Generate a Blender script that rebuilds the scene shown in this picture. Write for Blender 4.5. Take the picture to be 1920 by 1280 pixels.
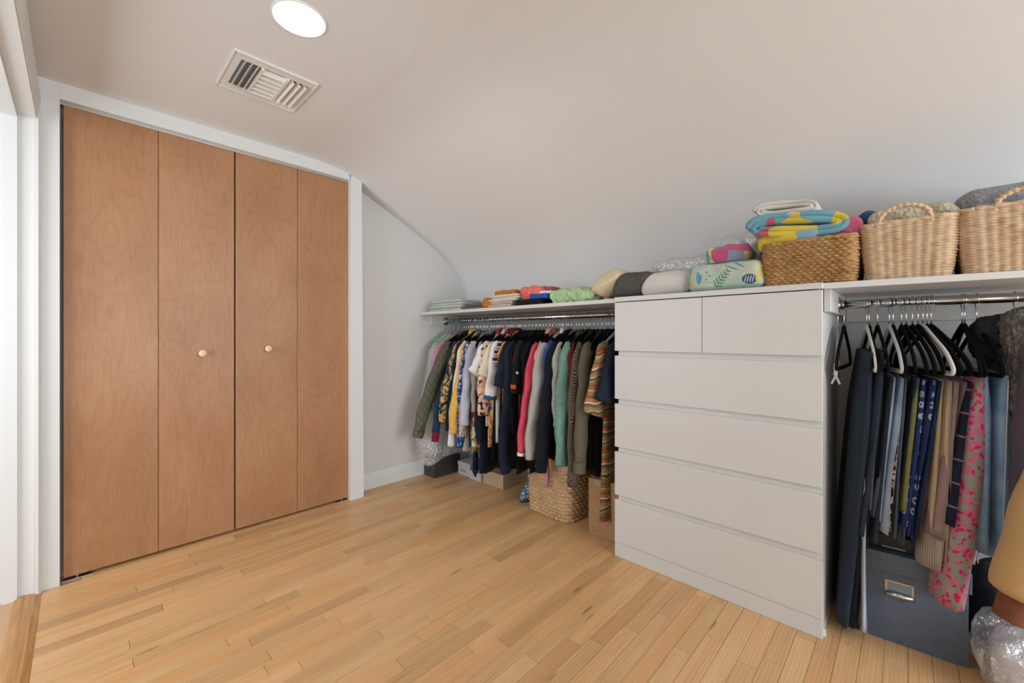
import bpy, bmesh, math, random
import numpy as np
from mathutils import Vector, noise as mnoise

for o in list(bpy.data.objects):
    bpy.data.objects.remove(o)
SC = bpy.context.scene
COL = SC.collection
PI = math.pi

# ------------------------------------------------------------------ camera
cam_data = bpy.data.cameras.new('camera')
cam_data.sensor_width = 36.0
cam_data.lens = 36.0 * 778.0 / 1920.0
cam_data.shift_y = -9.0 / 1920.0
cam_data.clip_start = 0.02
camera = bpy.data.objects.new('camera', cam_data)
camera.location = (0, 0, 1.043)
camera.rotation_euler = (PI / 2, 0, math.radians(43.7 - 90))
COL.objects.link(camera)
SC.camera = camera

# ------------------------------------------------------------------ world, light, exposure
world = bpy.data.worlds.new('world')
SC.world = world
world.use_nodes = True
world.node_tree.nodes['Background'].inputs[0].default_value = (0.75, 0.85, 1.0, 1)
world.node_tree.nodes['Background'].inputs[1].default_value = 1.0

def area(name, loc, rot, sx, sy, power, color, spread=PI):
    d = bpy.data.lights.new(name, 'AREA')
    d.shape = 'RECTANGLE'; d.size = sx; d.size_y = sy
    d.energy = power; d.color = color; d.spread = spread
    o = bpy.data.objects.new(name, d)
    o.location = loc; o.rotation_euler = rot
    COL.objects.link(o)
    return o

# daylight of the window in the end wall behind the viewpoint and of the hall window beyond the doorway, each in its window's own plane
area('window_rear_offscreen', (1.05, -2.66, 1.225), (PI / 2, 0, 0), 1.7, 1.35, 80, (0.88, 0.945, 1.0))
area('window_hall_offscreen', (-1.447, 1.7, 1.20), (PI / 2, 0, -PI / 2), 1.4, 1.3, 40, (0.88, 0.945, 1.0))

SC.view_settings.view_transform = 'Standard'
SC.view_settings.look = 'None'
SC.view_settings.gamma = 1.0
SC.view_settings.use_curve_mapping = False
SC.view_settings.exposure = -0.02
SC.cycles.use_denoising = True
SC.cycles.max_bounces = 10
SC.cycles.diffuse_bounces = 6
SC.cycles.transparent_max_bounces = 24
SC.cycles.sample_clamp_indirect = 6.0

# ------------------------------------------------------------------ helpers: colour and nodes
def lin(h):
    h = h.lstrip('#')
    r = []
    for i in (0, 2, 4):
        c = int(h[i:i + 2], 16) / 255.0
        r.append(c / 12.92 if c <= 0.04045 else ((c + 0.055) / 1.055) ** 2.4)
    return (r[0], r[1], r[2], 1.0)

class NT:
    def __init__(s, m):
        s.m = m; s.t = m.node_tree; s.n = s.t.nodes; s.l = s.t.links
        s.bsdf = s.n['Principled BSDF']
        s._obj = None
    def set(s, sock, v):
        if isinstance(v, bpy.types.NodeSocket):
            s.l.new(v, sock)
        else:
            sock.default_value = v
    def obj(s):
        if s._obj is None:
            s._obj = s.n.new('ShaderNodeTexCoord').outputs['Object']
        return s._obj
    def map(s, co, scale=(1, 1, 1), rot=(0, 0, 0), loc=(0, 0, 0)):
        n = s.n.new('ShaderNodeMapping')
        s.l.new(co, n.inputs['Vector'])
        s.set(n.inputs['Scale'], scale); s.set(n.inputs['Rotation'], rot); s.set(n.inputs['Location'], loc)
        return n.outputs[0]
    def noise(s, co, scale, detail=3, rough=0.55, dist=0.0, out='Fac'):
        n = s.n.new('ShaderNodeTexNoise')
        s.l.new(co, n.inputs['Vector'])
        n.inputs['Scale'].default_value = scale; n.inputs['Detail'].default_value = detail
        n.inputs['Roughness'].default_value = rough; n.inputs['Distortion'].default_value = dist
        return n.outputs[out]
    def vor(s, co, scale, feature='F1', out='Distance', rnd=1.0):
        n = s.n.new('ShaderNodeTexVoronoi')
        n.feature = feature
        s.l.new(co, n.inputs['Vector'])
        n.inputs['Scale'].default_value = scale
        n.inputs['Randomness'].default_value = rnd
        return n.outputs[out]
    def wave(s, co, scale, axis='X', dist=0.0, dscale=1.0, kind='BANDS', prof='SIN', detail=2):
        n = s.n.new('ShaderNodeTexWave')
        n.wave_type = kind; n.wave_profile = prof
        if kind == 'BANDS': n.bands_direction = axis
        else: n.rings_direction = axis
        s.l.new(co, n.inputs['Vector'])
        n.inputs['Scale'].default_value = scale; n.inputs['Distortion'].default_value = dist
        n.inputs['Detail Scale'].default_value = dscale; n.inputs['Detail'].default_value = detail
        return n.outputs['Fac']
    def ramp(s, fac, stops, interp='LINEAR'):
        n = s.n.new('ShaderNodeValToRGB')
        n.color_ramp.interpolation = interp
        e = n.color_ramp.elements
        while len(e) < len(stops): e.new(0.5)
        while len(e) > len(stops): e.remove(e[-1])
        for i, (p, c) in enumerate(stops):
            e[i].position = p
            e[i].color = lin(c) if isinstance(c, str) else ((c, c, c, 1) if isinstance(c, (int, float)) else c)
        s.l.new(fac, n.inputs[0])
        return n.outputs[0]
    def math(s, op, a, b=0.0, c=None):
        n = s.n.new('ShaderNodeMath'); n.operation = op
        s.set(n.inputs[0], a); s.set(n.inputs[1], b)
        if c is not None: s.set(n.inputs[2], c)
        return n.outputs[0]
    def mix(s, fac, a, b, blend='MIX'):
        n = s.n.new('ShaderNodeMix'); n.data_type = 'RGBA'; n.blend_type = blend
        s.set(n.inputs[0], fac)
        s.set(n.inputs[6], lin(a) if isinstance(a, str) else a)
        s.set(n.inputs[7], lin(b) if isinstance(b, str) else b)
        return n.outputs[2]
    def sep(s, co):
        n = s.n.new('ShaderNodeSeparateXYZ'); s.l.new(co, n.inputs[0]); return n.outputs
    def comb(s, x, y, z):
        n = s.n.new('ShaderNodeCombineXYZ')
        s.set(n.inputs[0], x); s.set(n.inputs[1], y); s.set(n.inputs[2], z)
        return n.outputs[0]
    def rand(s):
        return s.n.new('ShaderNodeObjectInfo').outputs['Random']
    def color(s, v): s.set(s.bsdf.inputs['Base Color'], v)
    def bump(s, h, strength=0.3, dist=0.002):
        n = s.n.new('ShaderNodeBump')
        n.inputs['Strength'].default_value = strength; n.inputs['Distance'].default_value = dist
        s.l.new(h, n.inputs['Height']); s.l.new(n.outputs[0], s.bsdf.inputs['Normal'])

MATS = {}
def mat(name, col='#808080', rough=0.6, metal=0.0, pat=None, bump=None, alpha=1.0, spec=0.5, emit=None, sheen=0.0, trans=0.0):
    if name in MATS: return MATS[name]
    m = bpy.data.materials.new(name); m.use_nodes = True
    k = NT(m); b = k.bsdf.inputs
    b['Base Color'].default_value = lin(col) if isinstance(col, str) else col
    b['Roughness'].default_value = rough; b['Metallic'].default_value = metal
    b['Specular IOR Level'].default_value = spec; b['Alpha'].default_value = alpha
    b['Sheen Weight'].default_value = sheen; b['Transmission Weight'].default_value = trans
    if emit:
        b['Emission Color'].default_value = emit[0]; b['Emission Strength'].default_value = emit[1]
    if pat:
        r = pat(k)
        if r is not None: k.color(r)
    if bump: bump(k)
    MATS[name] = m
    return m

# ------------------------------------------------------------------ helpers: geometry
def mesh_of(name, verts, faces, smooth=True):
    me = bpy.data.meshes.new(name)
    me.from_pydata([tuple(map(float, v)) for v in verts], [], [tuple(int(i) for i in f) for f in faces])
    me.validate()
    bm = bmesh.new(); bm.from_mesh(me)
    bmesh.ops.recalc_face_normals(bm, faces=bm.faces)
    bm.to_mesh(me); bm.free()
    if smooth: me.polygons.foreach_set('use_smooth', [True] * len(me.polygons))
    return me

def add(name, me, m=None, parent=None, loc=(0, 0, 0), rot=(0, 0, 0)):
    o = bpy.data.objects.new(name, me)
    if m is not None and me is not None and len(me.materials) == 0: me.materials.append(m)
    COL.objects.link(o)
    o.parent = parent
    o.location = loc; o.rotation_euler = rot
    return o

def tag(o, label, cat, group=None):
    o['label'] = label; o['category'] = cat
    if group: o['group'] = group
    return o

def thing(name, label, cat, loc=(0, 0, 0), rotz=0.0, group=None):
    o = bpy.data.objects.new(name, None)
    o.empty_display_size = 0.05
    COL.objects.link(o)
    o.location = loc; o.rotation_euler = (0, 0, rotz)
    return tag(o, label, cat, group)

def struct(name, me, m, **kw):
    o = add(name, me, m, **kw)
    o['kind'] = 'structure'
    return o

def box_data(x0, x1, y0, y1, z0, z1):
    v = [(x0, y0, z0), (x1, y0, z0), (x1, y1, z0), (x0, y1, z0), (x0, y0, z1), (x1, y0, z1), (x1, y1, z1), (x0, y1, z1)]
    f = [(0, 3, 2, 1), (4, 5, 6, 7), (0, 1, 5, 4), (1, 2, 6, 5), (2, 3, 7, 6), (3, 0, 4, 7)]
    return v, f

def join_data(lst):
    V = []; F = []
    for v, f in lst:
        k = len(V)
        V += list(v); F += [tuple(i + k for i in q) for q in f]
    return V, F

def box_mesh(name, x0, x1, y0, y1, z0, z1, bevel=0.0, seg=2):
    v, f = box_data(x0, x1, y0, y1, z0, z1)
    me = mesh_of(name, v, f, smooth=False)
    if bevel > 0:
        bm = bmesh.new(); bm.from_mesh(me)
        bmesh.ops.bevel(bm, geom=list(bm.edges), offset=bevel, segments=seg, affect='EDGES', profile=0.5)
        bm.to_mesh(me); bm.free()
    return me

def prism(name, pts, axis, a0, a1, smooth=False):
    """polygon (2-D points) swept along one axis: axis 'x' takes (y, z), 'y' takes (x, z), 'z' takes (x, y)"""
    n = len(pts)
    def P(p, a):
        return {'x': (a, p[0], p[1]), 'y': (p[0], a, p[1]), 'z': (p[0], p[1], a)}[axis]
    v = [P(p, a0) for p in pts] + [P(p, a1) for p in pts]
    f = [tuple(range(n)), tuple(range(2 * n - 1, n - 1, -1))] + [(i, (i + 1) % n, n + (i + 1) % n, n + i) for i in range(n)]
    return mesh_of(name, v, f, smooth)

def loft(rings, cap0=True, cap1=True):
    n = len(rings[0]); V = []; F = []
    for r in rings: V += [tuple(p) for p in r]
    for j in range(len(rings) - 1):
        for i in range(n):
            a = j * n + i; b = j * n + (i + 1) % n
            F.append((a, b, b + n, a + n))
    if cap0: F.append(tuple(range(n - 1, -1, -1)))
    if cap1: F.append(tuple(range((len(rings) - 1) * n, len(rings) * n)))
    return V, F

def tube(path, r, n=8, flat=1.0, up=(0, 1, 0)):
    """round wire along a path; flat squeezes it along the second frame axis"""
    P = [Vector(p) for p in path]
    rs = r if isinstance(r, (list, tuple)) else [r] * len(P)
    rings = []
    u0 = Vector(up)
    for i, p in enumerate(P):
        t = (P[min(i + 1, len(P) - 1)] - P[max(i - 1, 0)]).normalized()
        u = (u0 - t * u0.dot(t))
        u = u.normalized() if u.length > 1e-5 else t.orthogonal().normalized()
        w = t.cross(u)
        u0 = u
        rings.append([p + (w * math.cos(2 * PI * k / n) + u * flat * math.sin(2 * PI * k / n)) * rs[i] for k in range(n)])
    return loft(rings)

def smooth_path(pts, k=6):
    """Catmull-Rom through points"""
    P = [Vector(p) for p in pts]
    out = []
    for i in range(len(P) - 1):
        p0 = P[max(i - 1, 0)]; p1 = P[i]; p2 = P[i + 1]; p3 = P[min(i + 2, len(P) - 1)]
        for j in range(k):
            t = j / k
            out.append(0.5 * ((2 * p1) + (p2 - p0) * t + (2 * p0 - 5 * p1 + 4 * p2 - p3) * t * t + (3 * p1 - p0 - 3 * p2 + p3) * t ** 3))
    out.append(P[-1])
    return out

def lathe(prof, n=24, cx=0, cy=0):
    rings = [[(cx + r * math.cos(2 * PI * k / n), cy + r * math.sin(2 * PI * k / n), z) for k in range(n)] for r, z in prof]
    return loft(rings)

def waves(seed, n=6, f0=1.0, f1=4.0):
    rg = np.random.RandomState(seed)
    D = rg.normal(size=(n, 3)); D /= np.linalg.norm(D, axis=1)[:, None]
    D *= rg.uniform(f0, f1, n)[:, None]
    ph = rg.uniform(0, 2 * PI, n)
    def fn(x, y, z):
        s = 0
        for d, p in zip(D, ph): s = s + np.sin(2 * PI * (d[0] * x + d[1] * y + d[2] * z) + p)
        return s / n
    return fn

def rbox_data(sx, sy, sz, r, n=12, disp=None):
    """rounded box centred in x,y with its base at z=0, subdivided so that it can be rumpled"""
    idx = {}; V = []; F = []
    hx, hy, hz = sx / 2, sy / 2, sz / 2
    def vid(c):
        key = tuple(round(q, 5) for q in c)
        if key in idx: return idx[key]
        p = Vector((c[0] * hx, c[1] * hy, c[2] * hz))
        rr = min(r, hx, hy, hz)
        q = Vector((max(-hx + rr, min(hx - rr, p.x)), max(-hy + rr, min(hy - rr, p.y)), max(-hz + rr, min(hz - rr, p.z))))
        d = p - q
        if d.length > 1e-9: p = q + d.normalized() * rr
        nrm = d.normalized() if d.length > 1e-9 else Vector((0, 0, 1))
        if disp: p = disp(p, nrm)
        idx[key] = len(V); V.append((p.x, p.y, p.z + hz)); return idx[key]
    g = [math.sin((-1 + 2 * i / n) * PI / 2) * 0.35 + (-1 + 2 * i / n) * 0.65 for i in range(n + 1)]
    for ax in range(3):
        for s in (-1, 1):
            for i in range(n):
                for j in range(n):
                    q = []
                    for a, b in ((i, j), (i + 1, j), (i + 1, j + 1), (i, j + 1)):
                        c = [0, 0, 0]; c[ax] = s; c[(ax + 1) % 3] = g[a]; c[(ax + 2) % 3] = g[b]
                        q.append(vid(c))
                    F.append(q if s > 0 else q[::-1])
    return V, F

def rumple(seed, amp, freq, ridge=True, flat_base=None):
    off = Vector((seed * 7.3, seed * 3.1, seed * 1.7))
    def d(p, nrm):
        q = p * freq + off
        h = mnoise.noise(q) + 0.5 * mnoise.noise(q * 2.1)
        if ridge: h = (1 - 2 * abs(mnoise.noise(q))) * 0.7 + 0.6 * mnoise.noise(q * 1.9)
        p = p + nrm * h * amp
        if flat_base is not None and p.z < flat_base: p.z = flat_base
        return p
    return d

def cloth_lump(name, label, cat, loc, size, m, seed=1, amp=0.012, freq=14, r=0.03, n=18, rotz=0, group=None, ridge=True):
    me = mesh_of(name, *rbox_data(*size, r, n, rumple(seed, amp, freq, ridge, -size[2] / 2)))
    return tag(add(name, me, m, loc=loc, rot=(0, 0, rotz)), label, cat, group)

def folded_cloth(name, label, cat, loc, size, layers, m, seed=1, rotz=0, group=None, amp=0.003):
    """a flat pile of one folded textile: each fold a soft slab, folds joined as one textile"""
    sx, sy, sz = size; t = sz / layers; D = []
    rg = random.Random(seed)
    for i in range(layers):
        v, f = rbox_data(sx * rg.uniform(0.95, 1.0), sy * rg.uniform(0.93, 1.0), t * 1.12, t * 0.55, 12, rumple(seed + i, amp, 12, False))
        dx, dy = rg.uniform(-0.006, 0.006), rg.uniform(-0.01, 0.01)
        D.append(([(a + dx, b + dy, c + i * t + 0.03 * 0) for a, b, c in v], f))
    return tag(add(name, mesh_of(name, *join_data(D)), m, loc=loc, rot=(0, 0, rotz)), label, cat, group)

# ------------------------------------------------------------------ setting materials
def wall_bump(k):
    k.bump(k.noise(k.obj(), 60, 3), 0.05, 0.001)
WALL = mat('wall_paint', '#d1cfcd', 0.75, bump=wall_bump, spec=0.25)
CEIL = mat('ceiling_paint', '#e0e1e1', 0.8, bump=wall_bump, spec=0.2)
TRIM = mat('white_gloss_paint', '#dadcdb', 0.38)
LAMINATE = mat('white_laminate', '#cfcfcd', 0.42)
LAMINATE_RECESS = LAMINATE
METAL_WHITE = mat('white_enamel', '#e2e2df', 0.4)
CHROME = mat('chrome', '#d6d2cc', 0.16, 1.0)
CLOSET_WALL = WALL

def oak(k):
    r = k.rand()
    co = k.obj()
    off = k.comb(k.math('MULTIPLY', r, 37.0), k.math('MULTIPLY', r, 91.0), k.math('MULTIPLY', r, 13.0))
    n = k.n.new('ShaderNodeVectorMath'); n.operation = 'ADD'
    k.l.new(co, n.inputs[0]); k.l.new(off, n.inputs[1])
    p = n.outputs[0]
    fine = k.noise(k.map(p, (3.0, 110, 60)), 1.6, 4, 0.6)
    broad = k.noise(k.map(p, (1.2, 14, 8)), 2.2, 3, 0.5, 0.6)
    cath = k.wave(k.map(p, (1.1, 16, 8)), 1.8, 'Y', 5.0, 0.7)
    g = k.math('ADD', k.math('MULTIPLY', fine, 0.33), k.math('ADD', k.math('MULTIPLY', broad, 0.52), k.math('MULTIPLY', cath, 0.15)))
    c = k.ramp(g, [(0.22, '#c2a077'), (0.42, '#d0af86'), (0.60, '#d9bb94'), (0.8, '#e1c8a6')])
    tone = k.ramp(r, [(0.0, '#dccab6'), (0.07, '#e4d3c0'), (0.14, '#f2e4d4'), (0.3, '#ffe9cf'), (0.45, '#e9dcc6'), (0.6, '#fff3e2'), (0.75, '#f6dcc0'), (0.9, '#ffeedb'), (1.0, '#e2ccb0')])
    c = k.mix(1.0, c, tone, 'MULTIPLY')
    knot = k.ramp(k.vor(k.map(p, (1.6, 9, 5)), 1.3), [(0.0, '#8a5a30'), (0.05, '#a9773f'), (0.09, '#ffffff'), (1.0, '#ffffff')])
    streak = k.ramp(k.noise(k.map(p, (1.5, 50, 20)), 1.5, 2), [(0.0, '#9c6f40'), (0.27, '#caa374'), (0.34, '#ffffff'), (1, '#ffffff')])
    c = k.mix(0.6, c, knot, 'MULTIPLY')
    c = k.mix(0.4, c, streak, 'MULTIPLY')
    k.bump(fine, 0.06, 0.0006)
    return c
OAK = mat('oak_strip_floor', rough=0.36, pat=oak, spec=0.4)
OAK_GAP = mat('subfloor_wood', '#96764f', 0.8)

def lauan(k):
    r = k.rand()
    co = k.obj()
    off = k.comb(k.math('MULTIPLY', r, 17.0), 0.0, k.math('MULTIPLY', r, 29.0))
    n = k.n.new('ShaderNodeVectorMath'); n.operation = 'ADD'
    k.l.new(co, n.inputs[0]); k.l.new(off, n.inputs[1])
    p = n.outputs[0]
    warp = k.noise(k.map(p, (2.4, 1, 0.75)), 2.0, 2, 0.5)
    rings = k.ramp(k.math('FRACT', k.math('MULTIPLY', k.math('ADD', warp, k.math('MULTIPLY', k.noise(k.map(p, (9, 1, 0.9)), 2.0, 3), 0.16)), 17.0)),
                   [(0.0, 0.25), (0.12, 0.6), (0.75, 0.72), (1.0, 0.25)])
    fine = k.noise(k.map(p, (130, 10, 3.5)), 1.5, 4, 0.65)
    blot = k.noise(k.map(p, (2.2, 1, 1.3)), 1.8, 3)
    g = k.math('ADD', k.math('MULTIPLY', rings, 0.19), k.math('ADD', k.math('MULTIPLY', fine, 0.36), k.math('MULTIPLY', blot, 0.45)))
    c = k.ramp(g, [(0.22, '#8e6341'), (0.42, '#9d704b'), (0.52, '#a57853'), (0.70, '#b18862')])
    red = k.ramp(k.noise(k.map(p, (3, 1, 4)), 1.6, 2), [(0.0, 0.0), (0.6, 0.0), (0.75, 0.30)])
    c = k.mix(red, c, '#b06f50')
    k.bump(fine, 0.05, 0.0005)
    return c
LAUAN = mat('lauan_plywood', rough=0.42, pat=lauan, spec=0.4)

# ------------------------------------------------------------------ room shell
XL, XK = -0.12, 2.285           # left wall face, knee wall face
YB, YC, YR = 2.68, 2.565, -2.6  # wall beside the closet, closet casing face, rear wall
ZC = 2.105
PROFILE = [(-0.4, ZC), (0.95, ZC), (1.073, 2.100), (1.176, 2.082), (1.283, 2.046), (1.371, 2.003), (1.537, 1.929), (1.724, 1.835),
           (1.869, 1.760), (1.99, 1.690), (2.06, 1.643), (2.124, 1.580), (2.191, 1.488), (2.24, 1.400), (2.27, 1.310), (2.283, 1.230), (XK, 1.16)]
def ceil_at(x):
    for (a, za), (b, zb) in zip(PROFILE, PROFILE[1:]):
        if a <= x <= b: return za + (zb - za) * (x - a) / (b - a)
    return ZC

outer = [(-0.4, 2.30), (1.3, 2.30), (2.2, 1.85), (2.42, 1.5), (2.42, 1.16)]
# fine smooth profile sweep
fine_prof = []
# arc-length resampling with a gentle smoothing: a plastered, kink-free curve
_P = np.array(PROFILE); _d = np.concatenate([[0], np.cumsum(np.hypot(*np.diff(_P, axis=0).T))])
_u = np.linspace(0, _d[-1], 140)
_X = np.interp(_u, _d, _P[:, 0]); _Z = np.interp(_u, _d, _P[:, 1])
_k = np.exp(-0.5 * (np.arange(-12, 13) / 4.5) ** 2); _k /= _k.sum()
_pad = lambda a: np.concatenate([a[0] + (a[0] - a[1:13])[::-1], a, a[-1] + (a[-1] - a[-13:-1])[::-1]])
_X = np.convolve(_pad(_X), _k, 'valid'); _Z = np.convolve(_pad(_Z), _k, 'valid')
fine_prof = [(float(a), float(b)) for a, b in zip(_X, _Z)]
V = []; F = []
ys = np.linspace(YR - 0.15, YB + 0.1, 30)
cw = waves(5, 5, 0.3, 1.0)
for yy in ys:
    for (px, pz) in fine_prof:
        V.append((px, yy, pz + 0.0025 * float(cw(px, yy, 0)) * (1 if 0.9 < px < 2.25 else 0)))
nP = len(fine_prof)
for j in range(len(ys) - 1):
    for i in range(nP - 1):
        a = j * nP + i
        F.append((a, a + nP, a + nP + 1, a + 1))
ceil_me = mesh_of('ceiling', V, F)
ceiling = struct('ceiling', ceil_me, CEIL)
sol = ceiling.modifiers.new('thickness', 'SOLIDIFY'); sol.thickness = 0.08; sol.offset = -1 if ceil_me.polygons[0].normal.z < 0 else 1

struct('wall_right', box_mesh('wall_right', XK, XK + 0.12, YR - 0.15, YB + 0.1, -0.02, 1.17), WALL)
struct('wall_back', box_mesh('wall_back', XL - 0.2, XK + 0.1, YB, YB + 0.12, -0.02, 2.2), WALL)

# left wall with the wide doorway to the hall
OY0, OY1, OZ = 1.15, 2.545, 1.945
lw = [box_data(XL - 0.14, XL, YR - 0.15, OY0, -0.02, 2.15), box_data(XL - 0.14, XL, OY0, OY1 + 0.14, OZ, 2.15), box_data(XL - 0.14, XL, OY1 + 0.03, YB + 0.05, -0.02, OZ)]
struct('wall_left', mesh_of('wall_left', *join_data(lw), smooth=False), WALL)
# jamb: lining boards, stop bead and casing, one trim each
def stepped(y, d):   # side jamb boards seen from the closet room
    return [box_data(XL - 0.16, XL + 0.004, y, y + d, 0, OZ), box_data(XL - 0.085, XL - 0.045, y - 0.012, y + 0.004, 0, OZ)]
struct('trim_1', mesh_of('trim_1', *join_data(stepped(OY1 + 0.005, 0.03)), smooth=False), TRIM)
struct('trim_2', prism('trim_2', [(XL, OY1 - 0.004), (XL + 0.010, OY1 - 0.004), (XL + 0.018, OY1 + 0.006), (XL + 0.018, YC + 0.02), (XL, YC + 0.02)], 'z', 0, OZ + 0.02), TRIM)
head = [box_data(XL - 0.16, XL + 0.004, OY0, OY1 + 0.035, OZ - 0.022, OZ + 0.01), box_data(XL - 0.085, XL - 0.045, OY0, OY1, OZ - 0.036, OZ - 0.02)]
struct('trim_3', mesh_of('trim_3', *join_data(head), smooth=False), TRIM)
struct('trim_4', prism('trim_4', [(XL, OZ - 0.015), (XL + 0.008, OZ - 0.015), (XL + 0.012, OZ + 0.02), (XL + 0.016, OZ + 0.06), (XL + 0.016, OZ + 0.075), (XL, OZ + 0.085)], 'y', OY0 - 0.09, YC + 0.01), TRIM)
struct('trim_5', box_mesh('trim_5', XL, XL + 0.016, OY0 - 0.085, OY0, 0, OZ - 0.01, 0.004), TRIM)

# rear wall with a window
WX0, WX1, WZ0, WZ1 = 0.2, 1.9, 0.55, 1.90
rw = [box_data(XL - 0.2, WX0, YR - 0.12, YR, -0.02, 2.2), box_data(WX1, XK + 0.1, YR - 0.12, YR, -0.02, 2.2),
      box_data(WX0, WX1, YR - 0.12, YR, -0.02, WZ0), box_data(WX0, WX1, YR - 0.12, YR, WZ1, 2.2)]
struct('wall_rear', mesh_of('wall_rear', *join_data(rw), smooth=False), WALL)
win = bpy.data.objects.new('window_1', None); COL.objects.link(win); win['kind'] = 'structure'
win.location = (WX0, YR, WZ0)
ww, wh = WX1 - WX0, WZ1 - WZ0
fr = [box_data(-0.06, ww + 0.06, -0.01, 0.02, -0.07, 0), box_data(-0.06, ww + 0.06, -0.01, 0.02, wh, wh + 0.07),
      box_data(-0.06, 0, -0.01, 0.02, -0.07, wh + 0.07), box_data(ww, ww + 0.06, -0.01, 0.02, -0.07, wh + 0.07), box_data(ww / 2 - 0.025, ww / 2 + 0.025, -0.03, 0.01, 0, wh)]
add('window_frame', mesh_of('window_frame', *join_data(fr), smooth=False), TRIM, win)

# hall beyond the doorway
hw = [box_data(-1.55, -1.45, 0.2, 3.4, -0.02, 2.3), box_data(-1.5, XL - 0.1, 3.3, 3.4, -0.02, 2.3), box_data(-1.5, XL - 0.1, 0.2, 0.3, -0.02, 2.3)]
struct('wall_hall', mesh_of('wall_hall', *join_data(hw), smooth=False), WALL)
struct('ceiling_hall', box_mesh('ceiling_hall', -1.5, XL - 0.1, 0.2, 3.4, 2.12, 2.2), CEIL)
win = bpy.data.objects.new('window_2', None); COL.objects.link(win); win['kind'] = 'structure'
win.location = (-1.45, 1.0, 0.55)
fr = [box_data(0, 0.02, -0.07, 1.47, -0.07, 0), box_data(0, 0.02, -0.07, 1.47, 1.3, 1.37), box_data(0, 0.02, -0.07, 0, 0, 1.3), box_data(0, 0.02, 1.4, 1.47, 0, 1.3), box_data(0, 0.02, 0.68, 0.72, 0, 1.3)]
add('window_frame', mesh_of('window_frame', *join_data(fr), smooth=False), TRIM, win)
def hall_floor(k):
    return k.ramp(k.noise(k.map(k.obj(), (1, 1, 1)), 30, 4), [(0.3, '#c39b74'), (0.7, '#cba57e')])
HALLF = mat('hall_vinyl', rough=0.5, pat=hall_floor)
struct('floor_hall', box_mesh('floor_hall', -1.5, XL - 0.022, 0.2, 3.4, -0.02, 0.004), HALLF)
OAK_THR = mat('threshold_wood', '#b98a57', 0.4, pat=lambda k: k.ramp(k.noise(k.map(k.obj(), (60, 3, 60)), 2, 3), [(0.3, '#a8763f'), (0.7, '#c6965f')]))
struct('trim_6', prism('trim_6', [(XL - 0.055, 0), (XL - 0.05, 0.010), (XL - 0.03, 0.013), (XL + 0.0, 0.008), (XL + 0.018, 0.001), (XL + 0.018, -0.01), (XL - 0.055, -0.01)], 'y', OY0, OY1 + 0.01), OAK_THR)

# floor: sub-floor plus single oak strips
floor = struct('floor', box_mesh('floor', XL - 0.02, XK + 0.02, YR - 0.1, YB + 0.02, -0.05, -0.0125), OAK_GAP)
PW = 0.057
plank_meshes = {}
def plank_mesh(L):
    if L not in plank_meshes:
        h, w, c = L / 2, PW / 2, 0.0009
        V = [(-h + .0005, -w + .0004, -0.013), (h - .0005, -w + .0004, -0.013), (h - .0005, w - .0004, -0.013), (-h + .0005, w - .0004, -0.013),
             (-h + .0005, -w + .0004, -c), (h - .0005, -w + .0004, -c), (h - .0005, w - .0004, -c), (-h + .0005, w - .0004, -c),
             (-h + c, -w + c, 0), (h - c, -w + c, 0), (h - c, w - c, 0), (-h + c, w - c, 0)]
        Fq = [(8, 9, 10, 11)]
        for i in range(4):
            j = (i + 1) % 4
            Fq += [(i, j, j + 4, i + 4), (i + 4, j + 4, j + 8, i + 8)]
        me = mesh_of('plank', V, Fq, smooth=False)
        me.materials.append(OAK)
        plank_meshes[L] = me
    return plank_meshes[L]
rg = random.Random(11)
LENS = [0.23, 0.29, 0.35, 0.42, 0.5, 0.6, 0.72, 0.86, 1.05, 1.25]
far_planks = []
y = YB
row = 0
while y > YR:
    yc = y - PW / 2
    x = XL + 0.018 - rg.uniform(0.0, 0.3)
    while x < XK:
        wgt = [1, 1.5, 2, 2.5, 2.5, 2, 1.5, 1, .7, .4] if yc < 1.7 else [.3, .5, .8, 1, 1.2, 1.5, 1.8, 2, 2, 2]
        L = rg.choices(LENS, wgt)[0]
        x1 = x + L
        if x1 > XL + 0.03:
            if yc > -0.32:
                p = add('plank', plank_mesh(L), None, floor, (x + L / 2, yc, rg.uniform(-0.0005, 0.0)))
            else:
                far_planks.append(box_data(x + .0008, x1 - .0008, yc - PW / 2 + .0008, yc + PW / 2 - .0008, -0.013, 0))
        x = x1
    y -= PW
    row += 1
fp = add('plank_run', mesh_of('plank_run', *join_data(far_planks), smooth=False), OAK, floor)
fp['kind'] = 'stuff'

# baseboard beside the closet and along the knee wall
bb = [(0, 0), (-0.016, 0), (-0.016, 0.075), (-0.012, 0.082), (-0.012, 0.092), (-0.007, 0.102), (-0.003, 0.108), (0, 0.108)]
struct('baseboard_back', prism('baseboard_back', [(YB + a, b) for a, b in bb], 'x', 1.287, XK), TRIM)
struct('baseboard_right', prism('baseboard_right', [(XK + a, b) for a, b in bb], 'y', YR, YB - 0.016), TRIM)

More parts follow.
